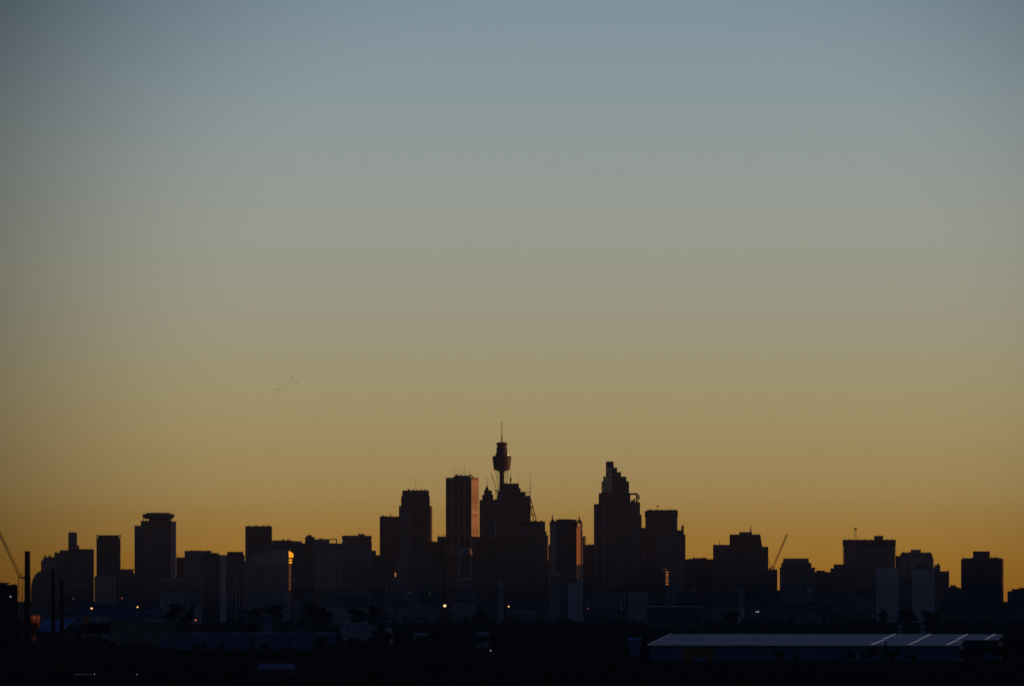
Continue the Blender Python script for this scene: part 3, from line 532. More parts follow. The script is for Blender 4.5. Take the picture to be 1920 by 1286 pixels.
b.top = b.Z(1011.5); b.plant(1583, 1636, 6, (.4, 1.5)); b.plant(1658, 1677, 2, (.4, 1.0)); b.last = (b.X(1582), b.X(1678), 0, 36, 0, 0); b.bands(1029, 1103, 15, 'balcony', 'slablip', 1.7, 2.0)
b.fins(1590, 1674, 13, 1012, 1024, m='blank', w=.8, out=1.4); b.fins(1586, 1674, 12, 1025, 1105, m='blank', w=.8, out=.5)
lat = MB(); f = 14; xa, xb, x_ = b.X(1601.5), b.X(1607.5), b.X(1604); za, zt = b.Z(1012), b.Z(990)
for sx, tx in ((xa, x_ - 1.2), (xb, x_ + 1.2)):
    for dy in (-2, 2): lat.bar((sx, f + dy, za), (tx, f + dy * .4, zt), .22, n=4)
for i in range(6):
    u0, u1 = i / 6, (i + 1) / 6; l0 = xa + (x_ - 1.2 - xa) * u0; r1 = xb + (x_ + 1.2 - xb) * u1; r0 = xb + (x_ + 1.2 - xb) * u0; l1 = xa + (x_ - 1.2 - xa) * u1
    lat.bar((l0, f, za + (zt - za) * u0), (r1, f, za + (zt - za) * u1), .16, n=4); lat.bar((r0, f, za + (zt - za) * u0), (l1, f, za + (zt - za) * u1), .16, n=4)
lat.box(x_ - 2, x_ + 2.2, f - 1, f + 1, zt - 2, zt + .8).box(x_ - 2.6, x_ - .8, f - 1, f + 1, zt - 5, zt - 3.4); lat.build('lattice_aerial', M['metal'], b.root)
b = Bld('grey-brown tower with balconies stepping down its right edge, right of the widest tower', 7800, 1716, 0)
b.t('shaft', 1688, 1748, 1038, m='stripe', dep=30); b.t('parapet', 1690, 1746, 1035.5, 1038, 'blank', 26, 1); b.t('lift_house', 1707.5, 1726.5, 1030, 1035.5, 'blank', 14, 5); b.t('side_wing', 1679, 1688, 1041.5, m='brown', dep=24, f=2); b.t('side_wing', 1748, 1751, 1045, m='ribs', dep=22, f=3, cr=2)
b.bands(1047, 1090, 10, 'balcony', 'ribs', 1.6, 1.9); b.last = (b.X(1688), b.X(1748), 0, 30, 0, 0); b.bands(1043, 1110, 16, x0=1690, x1=1706, front=True); b.bands(1043, 1110, 16, x0=1728, x1=1746, front=True); b.top = b.Z(1035.5); b.plant(1690, 1706, 3, (.6, 1.6)); b.plant(1728, 1746, 2, (.5, 1.4))
b = Bld('blank pale slab block, left of the two blank slabs before the right-hand towers', 7100, 1664, 0, cat='building', name='blank_slab_building')
b.t('main_block', 1643, 1685, 1066, m='slab', dep=16); b.t('lift_house', 1656, 1672, 1062.5, 1066, 'blank', 8, 3); b.t('stair_tower', 1632.5, 1641, 1084, m='pale', dep=10, f=1); b.bands(1090, 1138, 12, x0=1633, x1=1640.5, front=True); b.fins(1650, 1678, 3, 1066.5, 1140, 'panel_joint', 'blank', .35, .12); b.bands(1078, 1130, 6, 'panel_joint', 'blank', .35, .1, 1643.5, 1684.5, True); b.plant(1645, 1655, 1, (.5, 1.2)); b.plant(1673, 1684, 2, (.5, 1.2))
b = Bld('blank pale slab block, right of the two blank slabs before the right-hand towers', 7050, 1732, 0, cat='building', name='blank_slab_building')
b.t('main_block', 1711, 1752, 1064, m='slab', dep=16); b.t('lift_house', 1718, 1738, 1058.5, 1064, 'roofdark', 8, 3); b.fins(1719, 1744, 3, 1064.5, 1140, 'panel_joint', 'blank', .35, .12); b.bands(1076, 1130, 6, 'panel_joint', 'blank', .35, .1, 1711.5, 1751.5, True); b.bands(1068, 1068.1, 1, 'window_band', 'band', 2.2, .15, 1716, 1746, True); b.plant(1740, 1751, 2, (.5, 1.2))
b = Bld('low dark block of flats in the gap between the two blank pale slabs', 7000, 1698, 0, cat='building', name='apartment_block')
b.t('main_block', 1686, 1710, 1090, m='brown', dep=14); b.t('upper_storey', 1696, 1710, 1085, 1090, 'brown2', 10, 2); b.bands(1096, 1140, 11, 'balcony', 'slablip', .9, .8, front=True)
b = Bld('stepped brown flats with a small roof tower, right of the stepping balconies', 7900, 1766, 0, cat='building', name='apartment_block')
b.t('main_block', 1752, 1779.5, 1070.5, m='brown', dep=22); b.t('upper_storey', 1752, 1763, 1059, 1070.5, 'brown2', 14, 3); b.t('lift_house', 1757, 1761, 1056, 1059, 'roofdark', 6, 5); b.box('roof_frame', 1776.5, 1778, 1068, 1070.5, 'metal', 2, 3); b.bands(1076, 1115, 11, 'balcony', 'slablip', 1.0, .9)
b = Bld('low hipped-roof building between the stepped flats and the isolated right-hand tower', 7500, 1790, 0, cat='building', name='apartment_block')
b.t('main_block', 1770, 1812, 1106, m='brown2', dep=20); b.t('hipped_roof', 1774, 1810, 1097, 1106, 'tiles', 18, 1, shrink=(10, 22)); b.plant(1780, 1792, 2, (.5, 1.5))
b = Bld('isolated dark tower with rounded shoulders and a roof box, rightmost tower', 7600, 1842, 2.5)
b.t('shaft', 1802, 1880, 1049, m='dark', dep=34, cl=1.5, cr=2); b.t('shoulder', 1802, 1880, 1046, 1049, 'roofdark', 34, .2, cl=1.5, cr=2, shrink=(3, 3)); b.t('lift_house', 1824, 1855, 1033, 1046, 'roofdark', 16, 8, cr=1.5); b.mast(1806, 1034, 1047, .12, 10); b.mast(1808.5, 1037, 1047, .12, 10); b.top = b.Z(1046); b.plant(1857, 1874, 3, (.8, 2.5)); b.plant(1815, 1823, 1, (.8, 1.5))
b.last = (b.X(1802), b.X(1880), 0, 34, 1.5 * b.k, 2 * b.k); b.bands(1055, 1118, 17, 'floor_band', 'brick', .9, .25); b.fins(1808, 1874, 11, 1050, 1120, m='brick', w=.6, out=.45)
b = Bld('low building with stepped roof at the right edge of the photo', 6600, 1915, 0, cat='building', name='office_block')
b.t('main_block', 1889, 1960, 1108, m='dullbrick', dep=20); b.t('upper_storey', 1898, 1960, 1104, 1108, 'dullbrick', 14, 2); b.t('upper_storey', 1911, 1960, 1101.5, 1104, 'roofdark', 10, 3); b.plant(1891, 1910, 3, (.4, 1.0))

# ---- low blocks along the foot of the skyline
def low(label, d, x0, x1, yt, m, up=None, nb=5, seed=0, name='office_block', bal=False):
    b = Bld(label, d, (x0 + x1) / 2, 0, name, 'building')
    b.t('main_block', x0, x1, yt, m=m, dep=18)
    b.bands(yt + 5, yt + 5 + nb * 3.6, nb, 'balcony' if bal else 'window_band', 'slablip' if bal else 'band', 1.0 if bal else 1.4, .9 if bal else .25, front=True)
    top = b.top
    if up: b.t('upper_storey', up[0], up[1], yt - up[2], yt, 'roofdark', 10, 4)
    b.top = top; b.plant(x0 + 1, x1 - 1, 3, (.5, 1.6)); return b
low('low dim block below the dark roof-frame tower, just left of the amber street lights', 6600, 120, 176, 1112, 'brown', (130, 150, 3))
low('long low hall with a thin pale roof line above the two amber lights', 6000, 140, 250, 1132, 'shedwall', None, 2)
low('low pale block at the foot of the dark striped flats, left side', 6500, 348, 378, 1100, 'pale', (352, 362, 3), 8)
low('wide pale block in the trees below the ribbed slab and the banded white tower', 6300, 613, 690, 1110, 'pale', (640, 668, 3), 6)
low('grey block between the curved-roof building and the ribbed office slab', 7000, 550, 590, 1088, 'grey', (560, 575, 3), 9)
low('low grey block beneath the narrow stepped block, left of the two-bay pale block', 7000, 692, 724, 1092, 'grey', None, 9)
low('low brown flats under the massive dark tower, above the small orange lamp', 6700, 950, 1030, 1126, 'grey', (970, 990, 2.5), 3)
low('dark low block at the foot of the long flat block with roof vents', 6500, 1268, 1336, 1112, 'glass', None, 5)
low('grey low block under the three-volume brown tower, left half', 6700, 1336, 1384, 1108, 'grey', (1350, 1364, 3), 7)
low('dim pale slab of flats under the three-volume brown tower, right half', 6600, 1384, 1396, 1105, 'slab', None, 8)
low('wide dark block at the foot of the right-hand crane', 7000, 1396, 1464, 1106, 'glass', (1410, 1432, 4), 8)
low('low blue-grey row below the disc-fronted block', 6400, 1464, 1560, 1131, 'glass', (1500, 1530, 3), 3)
low('grey low flats below the stepped brown block by the widest right-hand tower', 6600, 1560, 1632, 1118, 'brown', (1570, 1590, 3), 6, bal=True)
low('long dark low row beneath the isolated rightmost tower', 6300, 1762, 1900, 1128, 'dullbrick', (1790, 1830, 3), 4)

b = Bld('black low-lying hall with a thin pale roof edge below the flat block with vents', 5400, 1264, 0, cat='building', name='hall_building')
b.t('main_block', 1212, 1316, 1137, m='dullbrick', dep=30); b.box('roof_edge', 1211, 1317, 1136, 1137, 'fascia', -.6, .6); b.t('roof_plant', 1285, 1312, 1131, 1136, 'roofdark', 14, 6)
# rooftop sign with a white swoosh over a red strip
b = Bld('rooftop sign with a slanted white mark above a red strip, left of three-volume tower', 6900, 1311, 0, cat='sign', name='rooftop_sign')
s_ = MB(); X, Z = b.X, b.Z
s_.profile([(X(1293), Z(1108.5)), (X(1304), Z(1107)), (X(1307), Z(1101.5)), (X(1300), Z(1105)), (X(1293.5), Z(1107))], 0, .6); s_.build('white_mark', M['slab'], b.root)
MB().box(X(1304), X(1325), 0, .6, Z(1113.5), Z(1110)).build('red_strip', M['red'], b.root)
for xx in (1296, 1309, 1322): MB().box(X(xx) - .4, X(xx) + .4, .7, 1.5, 0, Z(1109)).build('sign_post', M['metal'], b.root)

# ------------------------------------------------------------------ cranes
def crane(label, d, foot_, top, tip, tail, m, g=1.0):
    fx = (foot_[0] + foot_[1]) / 2; k = K * d
    r = tag(empty('tower_crane', (PX(fx, d), d, 0)), label, 'crane', 'tower cranes'); X = lambda p: (p - fx) * k
    w = max(.9, (foot_[1] - foot_[0]) * k / 2); zt = PZ(top, d); mb = MB()
    for sx in (-1, 1):
        for sy in (-1, 1): mb.bar((sx * w, sy * w, 0), (sx * w, sy * w, zt), .3, n=4)
    n = max(4, int(zt / (2.2 * w))); st = zt / n
    for i in range(n):
        for sy in (-1, 1):
            s = (-1) ** i; mb.bar((-w * s, sy * w, i * st), (w * s, sy * w, (i + 1) * st), .2, n=4); mb.bar((-w, sy * w, i * st), (w, sy * w, i * st), .2, n=4)
    mb.build('crane_mast', M[m], r)
    p0 = Vector((0, 0, zt + 1.5)); p1 = Vector((X(tip[0]), 0, PZ(tip[1], d))); ax = (p1 - p0); Lj = ax.length; ax.normalize(); pr = ax.cross(Vector((0, 1, 0))).normalized()
    jb = MB(); ww = .95 * g; offs = [pr * ww + Vector((0, ww, 0)), pr * ww - Vector((0, ww, 0)), -pr * ww]
    for o in offs: jb.bar(p0 + o, p1 + o * .5, .24 * g, n=4)
    nn = int(Lj / 3)
    for i in range(nn):
        a, c = p0 + ax * Lj * i / nn, p0 + ax * Lj * (i + 1) / nn
        for q in range(3): jb.bar(a + offs[q], c + offs[(q + 1) % 3], .14 * g, n=4)
    jb.build('jib', M[m], r)
    MB().box(-1.6, 1.6, -1.6, 1.6, zt, zt + 1.4).build('slewing_ring', M['roofdark'], r)
    pt = Vector((X(tail[0]), 0, PZ(tail[1], d)))
    MB().bar(p0, pt, .4, n=4).bar(p0 + Vector((.8 * (1 if pt.x > 0 else -1), 0, 0)), pt, .3, n=4).build('back_strut', M[m], r)
    MB().bar(pt, p1 * .82 + p0 * .18, .07, n=4).build('luffing_rope', M['metal'], r)
    sgn = 1 if pt.x > 0 else -1
    MB().box(min(0, sgn * 6), max(0, sgn * 6), -1.2, 1.2, zt + 1.0, zt + 2.2).box(sgn * 5 - 1.4, sgn * 5 + 1.4, -1.3, 1.3, zt - 1, zt + 2.6).build('counterweight', M['roofdark'], r)
    MB().box(-sgn * 2.4 - 1, -sgn * 2.4 + 1, -2.6, -.9, zt + .9, zt + 3.3).build('cab', M['slab'], r)
    return r
crane('lattice crane at the left edge beside the tall chimney, its jib leaning left', 6800, (34.5, 42.5), 1084, (-6, 987), (45, 1068), 'craneyellow', 1.8)
crane('lattice crane over the right-hand towers, long jib leaning right', 8050, (1447, 1451), 1066, (1476, 1002), (1440, 1050), 'craneyellow', 1.7)
crane('faint small crane leaning left beside the shaft of the observation tower', 8350, (930, 933), 922, (921, 886), (937, 912), 'craneyellow')

# ------------------------------------------------------------------ chimneys
def chimney(label, d, x0, x1, yt, spread):
    k = K * d; xc = (x0 + x1) / 2; r = tag(empty('brick_chimney', (PX(xc, d), d, 0)), label, 'chimney', 'factory chimneys'); h = PZ(yt, d); ra = (x1 - x0) * k / 2
    MB().lathe([(ra * spread, 0), (ra, h - 1.2)], 24).build('stack', M['brick'], r)
    MB().lathe([(ra * 1.02, h - 1.6), (ra * 1.1, h - 1.2), (ra * 1.1, h - .3), (ra * .95, h)], 24).build('rim', M['brick'], r)
    MB().lathe([(ra * 1.35 * spread, 0), (ra * 1.3 * spread, 5), (ra * 1.05 * spread, 5.6)], 8).build('plinth', M['brick'], r)
chimney('tallest black brick chimney, beside the crane at the left edge', 3000, 46.5, 56.5, 1033, 1.45)
chimney('middle-height black chimney in front of the balcony-banded flats', 3050, 96.5, 103, 1063, 1.35)
chimney('shortest of the three black chimneys, rightmost of them', 3100, 112.5, 119.5, 1086, 1.3)

# ------------------------------------------------------------------ sheds and houses in the middle distance
def shed():
    d = 2700; r = tag(empty('warehouse', (PX(1219, d), d, 0), R(-8)), 'huge long warehouse with a pale two-level metal roof and white skylight strips', 'warehouse')
    Lf, Lb = 174.5, 194.5
    MB().profile([(0, 0), (0, 8.6), (Lf, 8.6), (Lf, 0)], 1, 58).build('wall', M['shedwall'], r)
    MB().box(Lf, Lb, 61, 121, 0, 10).build('wall', M['shedwall'], r)
    def slope(x0, x1, y0, z0, y1, z1, th, lean=0):
        m = MB(); l = lean; m.v = [(x0, y0, z0), (x1, y0, z0), (x1 + l, y1, z1), (x0 + l, y1, z1), (x0, y0, z0 - th), (x1, y0, z0 - th), (x1 + l, y1, z1 - th), (x0 + l, y1, z1 - th)]
        m.f = [(0, 1, 2, 3), (7, 6, 5, 4), (0, 4, 5, 1), (1, 5, 6, 2), (2, 6, 7, 3), (3, 7, 4, 0)]; return m
    slope(-1, Lf + .5, 0, 9, 58, 11.35, .35).build('roof', M['roofmetal'], r)
    slope(-1, Lb, 60, 11.5, 122, 14.2, .35).build('roof', M['roofmetal'], r)
    slope(-1, Lb, 122.2, 14.1, 180, 9, .35).build('roof', M['roofmetal'], r)
    slope(-1.6, -1.02, -.3, 9.25, 122, 14.5, .7).build('flashing', M['fascia'], r)
    MB().box(-1, Lf + .5, -.5, -.05, 8.6, 9.05).build('gutter', M['fascia'], r)
    MB().box(-1, Lb, 58.6, 59.6, 10.6, 11.2).build('gutter', M['roofdark'], r)
    for x in (124.6, 145.4, 166.9):
        slope(x, x + 1.5, .6, 9.13, 57.4, 11.43, .1, 3.4).build('skylight', M['skylight'], r)
    for x in (127.4, 148.2, 169.7, 186):
        slope(x, x + 1.5, 61, 11.65, 121, 14.26, .1, 3.4).build('skylight', M['skylight'], r)
    for i in range(24): MB().box(3 + i * 7.4, 3.25 + i * 7.4, .8, 1.1, 0, 8.5).build('cladding_rib', M['shedwall'], r)
    MB().box(18, 36, .3, .98, -0.0, 6.8).build('yellow_cladding', M['yellow'], r)
    MB().box(24, 33, .1, .28, 0, 2.0).build('roller_door', M['bluewall'], r)
shed()

def house(name, label, d, x0, x1, y_ridge, y_eave, wall, roof, chim=(), cat='house', dep=9, yaw=0, hip=.0, group=None, ground_y=None):
    k = K * d; xc = (x0 + x1) / 2; r = tag(empty(name, (PX(xc, d), d, 0), -math.atan((xc - CX) * K) - R(yaw)), label, cat, group); w = (x1 - x0) * k / 2
    ze, zr = PZ(y_eave, d), PZ(y_ridge, d)
    MB().box(-w + .4, w - .4, .5, dep - .5, 0, ze).build('wall', M[wall], r)
    m = MB(); h = hip * w
    m.v = [(-w, 0, ze), (w, 0, ze), (w, dep, ze), (-w, dep, ze), (-w + h, dep / 2, zr), (w - h, dep / 2, zr)]; m.f = [(0, 1, 5, 4), (2, 3, 4, 5), (1, 2, 5), (3, 0, 4), (3, 2, 1, 0)]
    rf = m.build('roof', M[roof], r)
    for cxp, cy0 in chim:
        x = (cxp - xc) * k; MB().box(x - .55, x + .55, dep / 2 - .5, dep / 2 + .5, ze, PZ(cy0, d)).build('chimney', M['sun_orange_chimney'], rf)
        MB().box(x - .65, x + .65, dep / 2 - .6, dep / 2 + .6, PZ(cy0, d), PZ(cy0, d) + .3).build('chimney_pot', M['sun_orange_chimney'], rf)
    for i in range(max(2, int(w / 2.2))):
        x = -w + 2 + i * (2 * w - 4) / max(1, int(w / 2.2) - 1)
        MB().box(x - .5, x + .5, .38, .6, max(.8, ze - 2.6), max(2., ze - 1.1)).build('window', M['band'], r)
    return r
def blue_shed_roof():
    d = 3880; k = K * d; r = tag(empty('blue_roof_shed', (PX(68, d), d, 0), R(-7)), 'shed with a big bright blue sloping roof below the three chimneys', 'shed'); w = 62 * k
    zr, ze = PZ(1159.5, d) - .2, PZ(1184, d)
    MB().prism([(.5, .6), (w * .74, .6), (w - .5, 27), (.5, 27)], 0, ze - .3).build('wall', M['brick'], r)
    MB().profile([(.5, ze - .3), (w * .74, ze - .3), (w - .8, zr - .5), (.5, zr - .5)], 26.2, 27).build('wall', M['brick'], r)
    m = MB(); q = [(0, 0, ze), (w * .76, 0, ze), (w, 27.5, zr), (0, 27.5, zr)]; m.v = q + [(x, y, z - .3) for x, y, z in q]; m.f = [(0, 1, 2, 3), (7, 6, 5, 4), (0, 4, 5, 1), (1, 5, 6, 2), (2, 6, 7, 3), (3, 7, 4, 0)]
    m.build('roof', M['bluemetal'], r)
    for x in (6, 24): MB().box(x, x + .9, 3, 3.9, ze, ze + 3.4).build('roof_vent', M['brick'], r)
blue_shed_roof()
house('orange_wall_house', 'small building with a glowing orange wall, left above the blue roof', 3960, 48, 82, 1151, 1153.5, 'orangebrick', 'tiles', cat='house', dep=7, yaw=-48)
b = Bld('long beige block with small windows and roof boxes, left of the long blue shed', 3650, 268, 0, name='factory_building', cat='building')
b.t('main_block', 206, 331, 1166, m='beigeplain', dep=24); b.t('upper_storey', 268, 312, 1162.5, 1166, 'whitewall', 12, 4); b.t('roof_edge', 205.5, 331.5, 1165.5, 1166.3, 'roofdark', 24.6, -.3); b.plant(212, 262, 5, (.3, .8), 4); b.plant(314, 328, 2, (.5, 1.0), 4)
for xx in (228, 276, 287, 311): b.box('window', xx, xx + 3.2, 1172, 1179, 'band', -.15, .2)
b = Bld('dim grey block on the slope behind the long beige block', 4300, 270, 0, name='factory_building', cat='building')
b.t('main_block', 245, 308, 1142, m='bluewall', dep=20); b.plant(250, 300, 4, (.3, .9), 4); b.box('window', 280, 286, 1150, 1157, 'band', -.2, .2); b.box('window', 262, 266, 1150, 1156, 'band', -.2, .2)
b = Bld('pale low wall-like building left of the beige block, behind the blue roof', 4200, 188, 0, name='factory_building', cat='building')
b.t('main_block', 168, 206, 1155.5, m='whitewall', dep=14); b.t('brick_wing', 157, 168, 1155, m='orangebrick', dep=10, f=1); b.plant(172, 204, 3, (.3, .8), 4)
b = Bld('long dull blue shed with small roof boxes, behind the tree tops left of centre', 3300, 450, 0, name='blue_shed', cat='shed')
b.t('main_block', 300, 630, 1188, m='bluewall', dep=30); b.t('roof_edge', 356, 631, 1186.3, 1188, 'whitewall', 30.6, -.3)
for xx, hh in ((513, 1.6), (545, 1.5), (558, 2.2), (562, 1.6), (580, 1.9)): b.box('roof_unit', xx, xx + 6, 1186.3 - hh * 2, 1186.3, 'whitewall', 3, 8)
b.fins(304, 626, 24, 1189, 1225, 'cladding_rib', 'bluewall', .25, .2); b.t('front_wing', 548, 590, 1184.5, m='bluewall', dep=5, f=-5.2)
for xx in (556, 572): b.box('window', xx, xx + 4, 1192, 1198, 'band', -5.5, -5.1)
b = Bld('dim pale house among trees, above the long blue shed at its left part', 4400, 490, 0, name='gabled_house', cat='house')
b.t('main_block', 466, 516, 1155, m='dullbrick', dep=14); b.t('gable_wing', 493, 510, 1152, m='bluewall', dep=5, f=-5.1); b.box('chimney', 516.2, 519, 1150, 1156, 'sun_orange_chimney', 3, 4.2)
house('terrace_house', 'row of pale houses with orange chimneys, right of the long blue shed', 3700, 637, 708, 1172.5, 1177, 'whitewall', 'bluewall', ((646, 1170), (664, 1171), (695, 1172.5)), group=None)
b = Bld('small pale dome-roofed shelter right of the row of pale houses', 3700, 729, 0, name='domed_shelter', cat='shelter')
MB().lathe([(b.k * 7, 0), (b.k * 7, b.Z(1182)), (b.k * 6.2, b.Z(1179)), (b.k * 4, b.Z(1176.6)), (b.k * 1, b.Z(1175.8))], 20).build('dome', M['whitewall'], b.root); MB().box(-.8, .8, -b.k * 7.2, -b.k * 6.8, 0, 4).build('door', M['band'], b.root)
house('gabled_house', 'lone pale house with a tiny chimney in the trees, below the two-bay block', 3500, 776, 802, 1186.5, 1190, 'whitewall', 'whitewall', ((779, 1181), ))
house('gabled_house', 'lone pale house with a rounded end in the trees below the octagonal tower', 3450, 891, 917, 1184.5, 1187, 'whitewall', 'whitewall', ())
house('gabled_house', 'small blue-grey house just left of the huge warehouse', 2900, 1176, 1204, 1195, 1199, 'bluewall', 'bluemetal', ())
house('gabled_house', 'faint blue roofed building in the dark foreground left of centre', 2150, 481, 556, 1244, 1254, 'dullbrick', 'bluewall', (), dep=22, hip=.15)
house('gabled_house', 'tiny pale roof in the trees above the right half of the warehouse, left one', 3900, 1684, 1692, 1171, 1174, 'whitewall', 'whitewall', (), dep=5)
house('gabled_house', 'tiny pale roof in the trees above the right half of the warehouse, right one', 3800, 1724, 1736, 1171, 1175, 'whitewall', 'whitewall', (), dep=5, hip=.5)

# long pale coach near the bottom left
def coach():
    d = 2150; k = K * d; r = tag(empty('coach', (PX(157, d), d, 0), R(4)), 'long pale coach with two small white front lights in the dark bottom left corner', 'bus'); z0 = PZ(1268, d) - 2.6
    z0 = .35; zt = PZ(1263.2, d); w = 19.5 * k
    bd = MB().profile([(-w, z0), (-w, zt - .5), (-w + .5, zt - .12), (w - .9, zt - .12), (w, zt - 1.3), (w, z0)], 0, 2.5).build('body', M['bluewall'], r)
    MB().profile([(-w + .3, zt - .3), (-w + .8, zt), (w - 1.4, zt - .05), (w - .8, zt - .3)], -.03, 2.53).build('roof', M['skylight'], r)
    MB().box(-w + .6, w - 1.4, -.05, .02, zt - 1.5, zt - .65).build('side_window', M['band'], r)
    for x in (-w + 2, -w + 3.3, w - 2.2):
        wh = MB().bar((x, -.08, .5), (x, .25, .5), .5, n=16).build('wheel', M['rubber'], r); MB().bar((x, -.12, .5), (x, -.06, .5), .25, n=12).build('rim', M['metal'], wh)
    for y in (.3, 2.0): MB().lathe([(.14, 0), (.2, .12), (.14, .26)], 8).build('headlight', M['lamp_w'], r, (w + .12, y - .3, z0 + .5))
coach()

# ------------------------------------------------------------------ lamps
def lamp(label, d, px, py, rad, m, head='lamp_head'):
    z = PZ(py, d); r = tag(empty('street_lamp', (PX(px, d), d, 0)), label, 'street lamp', 'street lamps and floodlights')
    MB().bar((0, .35, 0), (0, .35, z - .1), .16, .09, 8).bar((0, .35, z - .1), (0, -.2, z + rad * .9), .07, n=6).build('pole', M['metal'], r)
    MB().lathe([(rad * .25, -rad * .95), (rad * .8, -rad * .6), (rad, 0), (rad * .8, rad * .6), (rad * .3, rad * .9)], 14).build(head, M[m], r, (0, -rad - .2, z))
    MB().lathe([(rad * 1.05, rad * .75), (rad * .9, rad * .95), (rad * .2, rad * 1.2)], 14).build('lamp_cap', M['roofdark'], r, (0, -rad - .2, z))
lamp('small white light before the black building at the left edge', 2680, 20, 1118, .42, 'lamp_w')
lamp('bright amber lamp, left of the pair above the beige block', 4600, 172, 1140, 1.0, 'lamp_o')
lamp('amber lamp right of the brighter one, above the beige block', 4500, 258, 1137.5, .8, 'lamp_o')
lamp('faint red lamp over the low hall near the chimneys', 5700, 138, 1122, .8, 'lamp_d')
lamp('faint orange lamp below the blue-grey block left of the disc-topped tower', 5600, 229, 1121, .9, 'lamp_d')
lamp('red-orange lamp above the long blue shed', 4100, 367, 1162, .7, 'lamp_r')
lamp('brightest yellow floodlight, below the block between tiered and octagonal towers', 5900, 834, 1135, 1.75, 'lamp_y')
lamp('small amber lamp at the foot of the massive dark tower', 5900, 954, 1136.5, 1.0, 'lamp_o')
lamp('dull orange lamp below the blank slab by the golden turret, left one', 5800, 1102, 1140, .9, 'lamp_d')
lamp('dull orange lamp left of the black low-lying hall, right of the other dull one', 5800, 1165, 1139.5, .6, 'lamp_d')
lamp('white twin light under the right-hand crane, dimmer left one', 5300, 1417.6, 1146.5, .6, 'lamp_w')
lamp('white twin light under the right-hand crane, brighter right one', 5300, 1421.5, 1146, .85, 'lamp_w')
lamp('white lamp in the dark trees below the observation tower', 2900, 920, 1219, .38, 'lamp_w')
lamp('small white lamp in the black bottom left, right of the coach', 2200, 257, 1264, .22, 'lamp_w')
lamp('faint white light below the tiered tower, left of a pair', 6600, 768, 1110.5, .7, 'lamp_f')
lamp('faint white light right of the pair below the tiered tower', 6600, 805, 1110.5, .6, 'lamp_f')

# ------------------------------------------------------------------ trees
def crown_mesh(mb, rnd, base, h, w, n, size, lobes, cone=False):
    x, y, z = base; L = []
    for i in range(lobes):
        if cone: t = (i + .5) / lobes; rr = w * .5 * (1 - t) ** .8 + .2; a = rnd.uniform(0, 6.28); q = rr * .5; L.append((q * math.cos(a), q * math.sin(a), h * (.12 + .85 * t), rr * .75, h / lobes * 1.0))
        else:
            a = rnd.uniform(0, 6.28); q = w * .5 * rnd.uniform(.1, .72); t = rnd.uniform(.38, .9); s = w * rnd.uniform(.16, .3)
            L.append((q * math.cos(a), q * math.sin(a), h * t, s, s * rnd.uniform(.55, .9)))
    for i in range(n):
        lx, ly, lz, lr, lh = L[rnd.randrange(len(L))]
        d = Vector((rnd.gauss(0, 1), rnd.gauss(0, 1), rnd.gauss(0, 1))).normalized() * (rnd.random() ** .4)
        p = Vector((x + lx + d.x * lr, y + ly + d.y * lr, z + lz + d.z * lh)); s = size * rnd.uniform(.6, 1.3)
        u = Vector((rnd.gauss(0, 1), rnd.gauss(0, 1), rnd.gauss(0, .7))).normalized(); v = u.orthogonal().normalized() * s * .55; u = u * s
        b = len(mb.v); mb.v += [tuple(p - u), tuple(p + v), tuple(p + u), tuple(p - v)]; mb.f.append((b, b + 1, b + 2, b + 3))

def trunk_mesh(mb, rnd, h, w, cone=False):
    mb.bar((0, 0, -.2), (.1, 0, h * .45), h * .03, h * .018, 8); mb.bar((.1, 0, h * .45), (0, .1, h * (.97 if cone else .8)), h * .018, h * .005, 7)
    for i in range(7):
        a = i * 2.4; z = h * (.25 + .07 * i); l = w * (.18 if cone else .36); mb.bar((.05, 0, z), (l * math.cos(a), l * math.sin(a), z + h * (.04 if cone else .2)), h * .01, h * .003, 5)

TREE = {}
def tree_kind(kind):
    rnd = random.Random(sum(map(ord, kind))); tr, cr = MB(), MB()
    if kind == 'spreading': h, w = 12, 11; trunk_mesh(tr, rnd, h, w); crown_mesh(cr, rnd, (0, 0, 0), h, w, 1500, .5, 15)
    elif kind == 'tall': h, w = 14, 7; trunk_mesh(tr, rnd, h, w); crown_mesh(cr, rnd, (0, 0, 0), h, w, 1300, .45, 14)
    elif kind == 'bushy': h, w = 8, 9; trunk_mesh(tr, rnd, h, w); crown_mesh(cr, rnd, (0, 0, 0), h, w, 1100, .45, 12)
    else: h, w = 15, 6; trunk_mesh(tr, rnd, h, w, True); crown_mesh(cr, rnd, (0, 0, 0), h, w, 1500, .42, 16, True)
    lf = M['leaf2'] if kind == 'conifer' else M['leaf']
    mc = bpy.data.meshes.new('crown'); mc.from_pydata(cr.v, [], cr.f); mc.materials.append(lf)
    TREE[kind] = (tr.mesh('trunk', M['bark']), mc, h)
for q in ('spreading', 'tall', 'bushy', 'conifer'): tree_kind(q)
def tree(kind, label, d, px, ytop, wide=1.0, rz=0.0, group='trees before the sheds and houses'):
    tm, cm, h = TREE[kind]; s = PZ(ytop, d) / h; r = tag(empty({'conifer': 'conifer_tree'}.get(kind, 'gum_tree'), (PX(px, d), d, 0), rz), label, 'tree', group); r.scale = (s * wide, s * wide, s)
    link('trunk', tm, r); link('crown', cm, r)
tree('conifer', 'tall pointed dark tree poking up against the warehouse roof', 2580, 1660, 1201, .95)
tree('bushy', 'broad dark tree at the left foot of the pointed tree, before the warehouse wall', 2590, 1640, 1211, 1.0, 1)
tree('bushy', 'rounded dark tree at the right foot of the pointed tree, before the warehouse wall', 2570, 1676, 1219, .9, 2)
tree('spreading', 'clump-like dark tree before the warehouse wall, second left of the pointed tree', 2580, 1594, 1216, .9, 3)
tree('tall', 'slim dark tree before the warehouse wall, between clump-like tree and pointed tree', 2570, 1618, 1217, .8, 4)
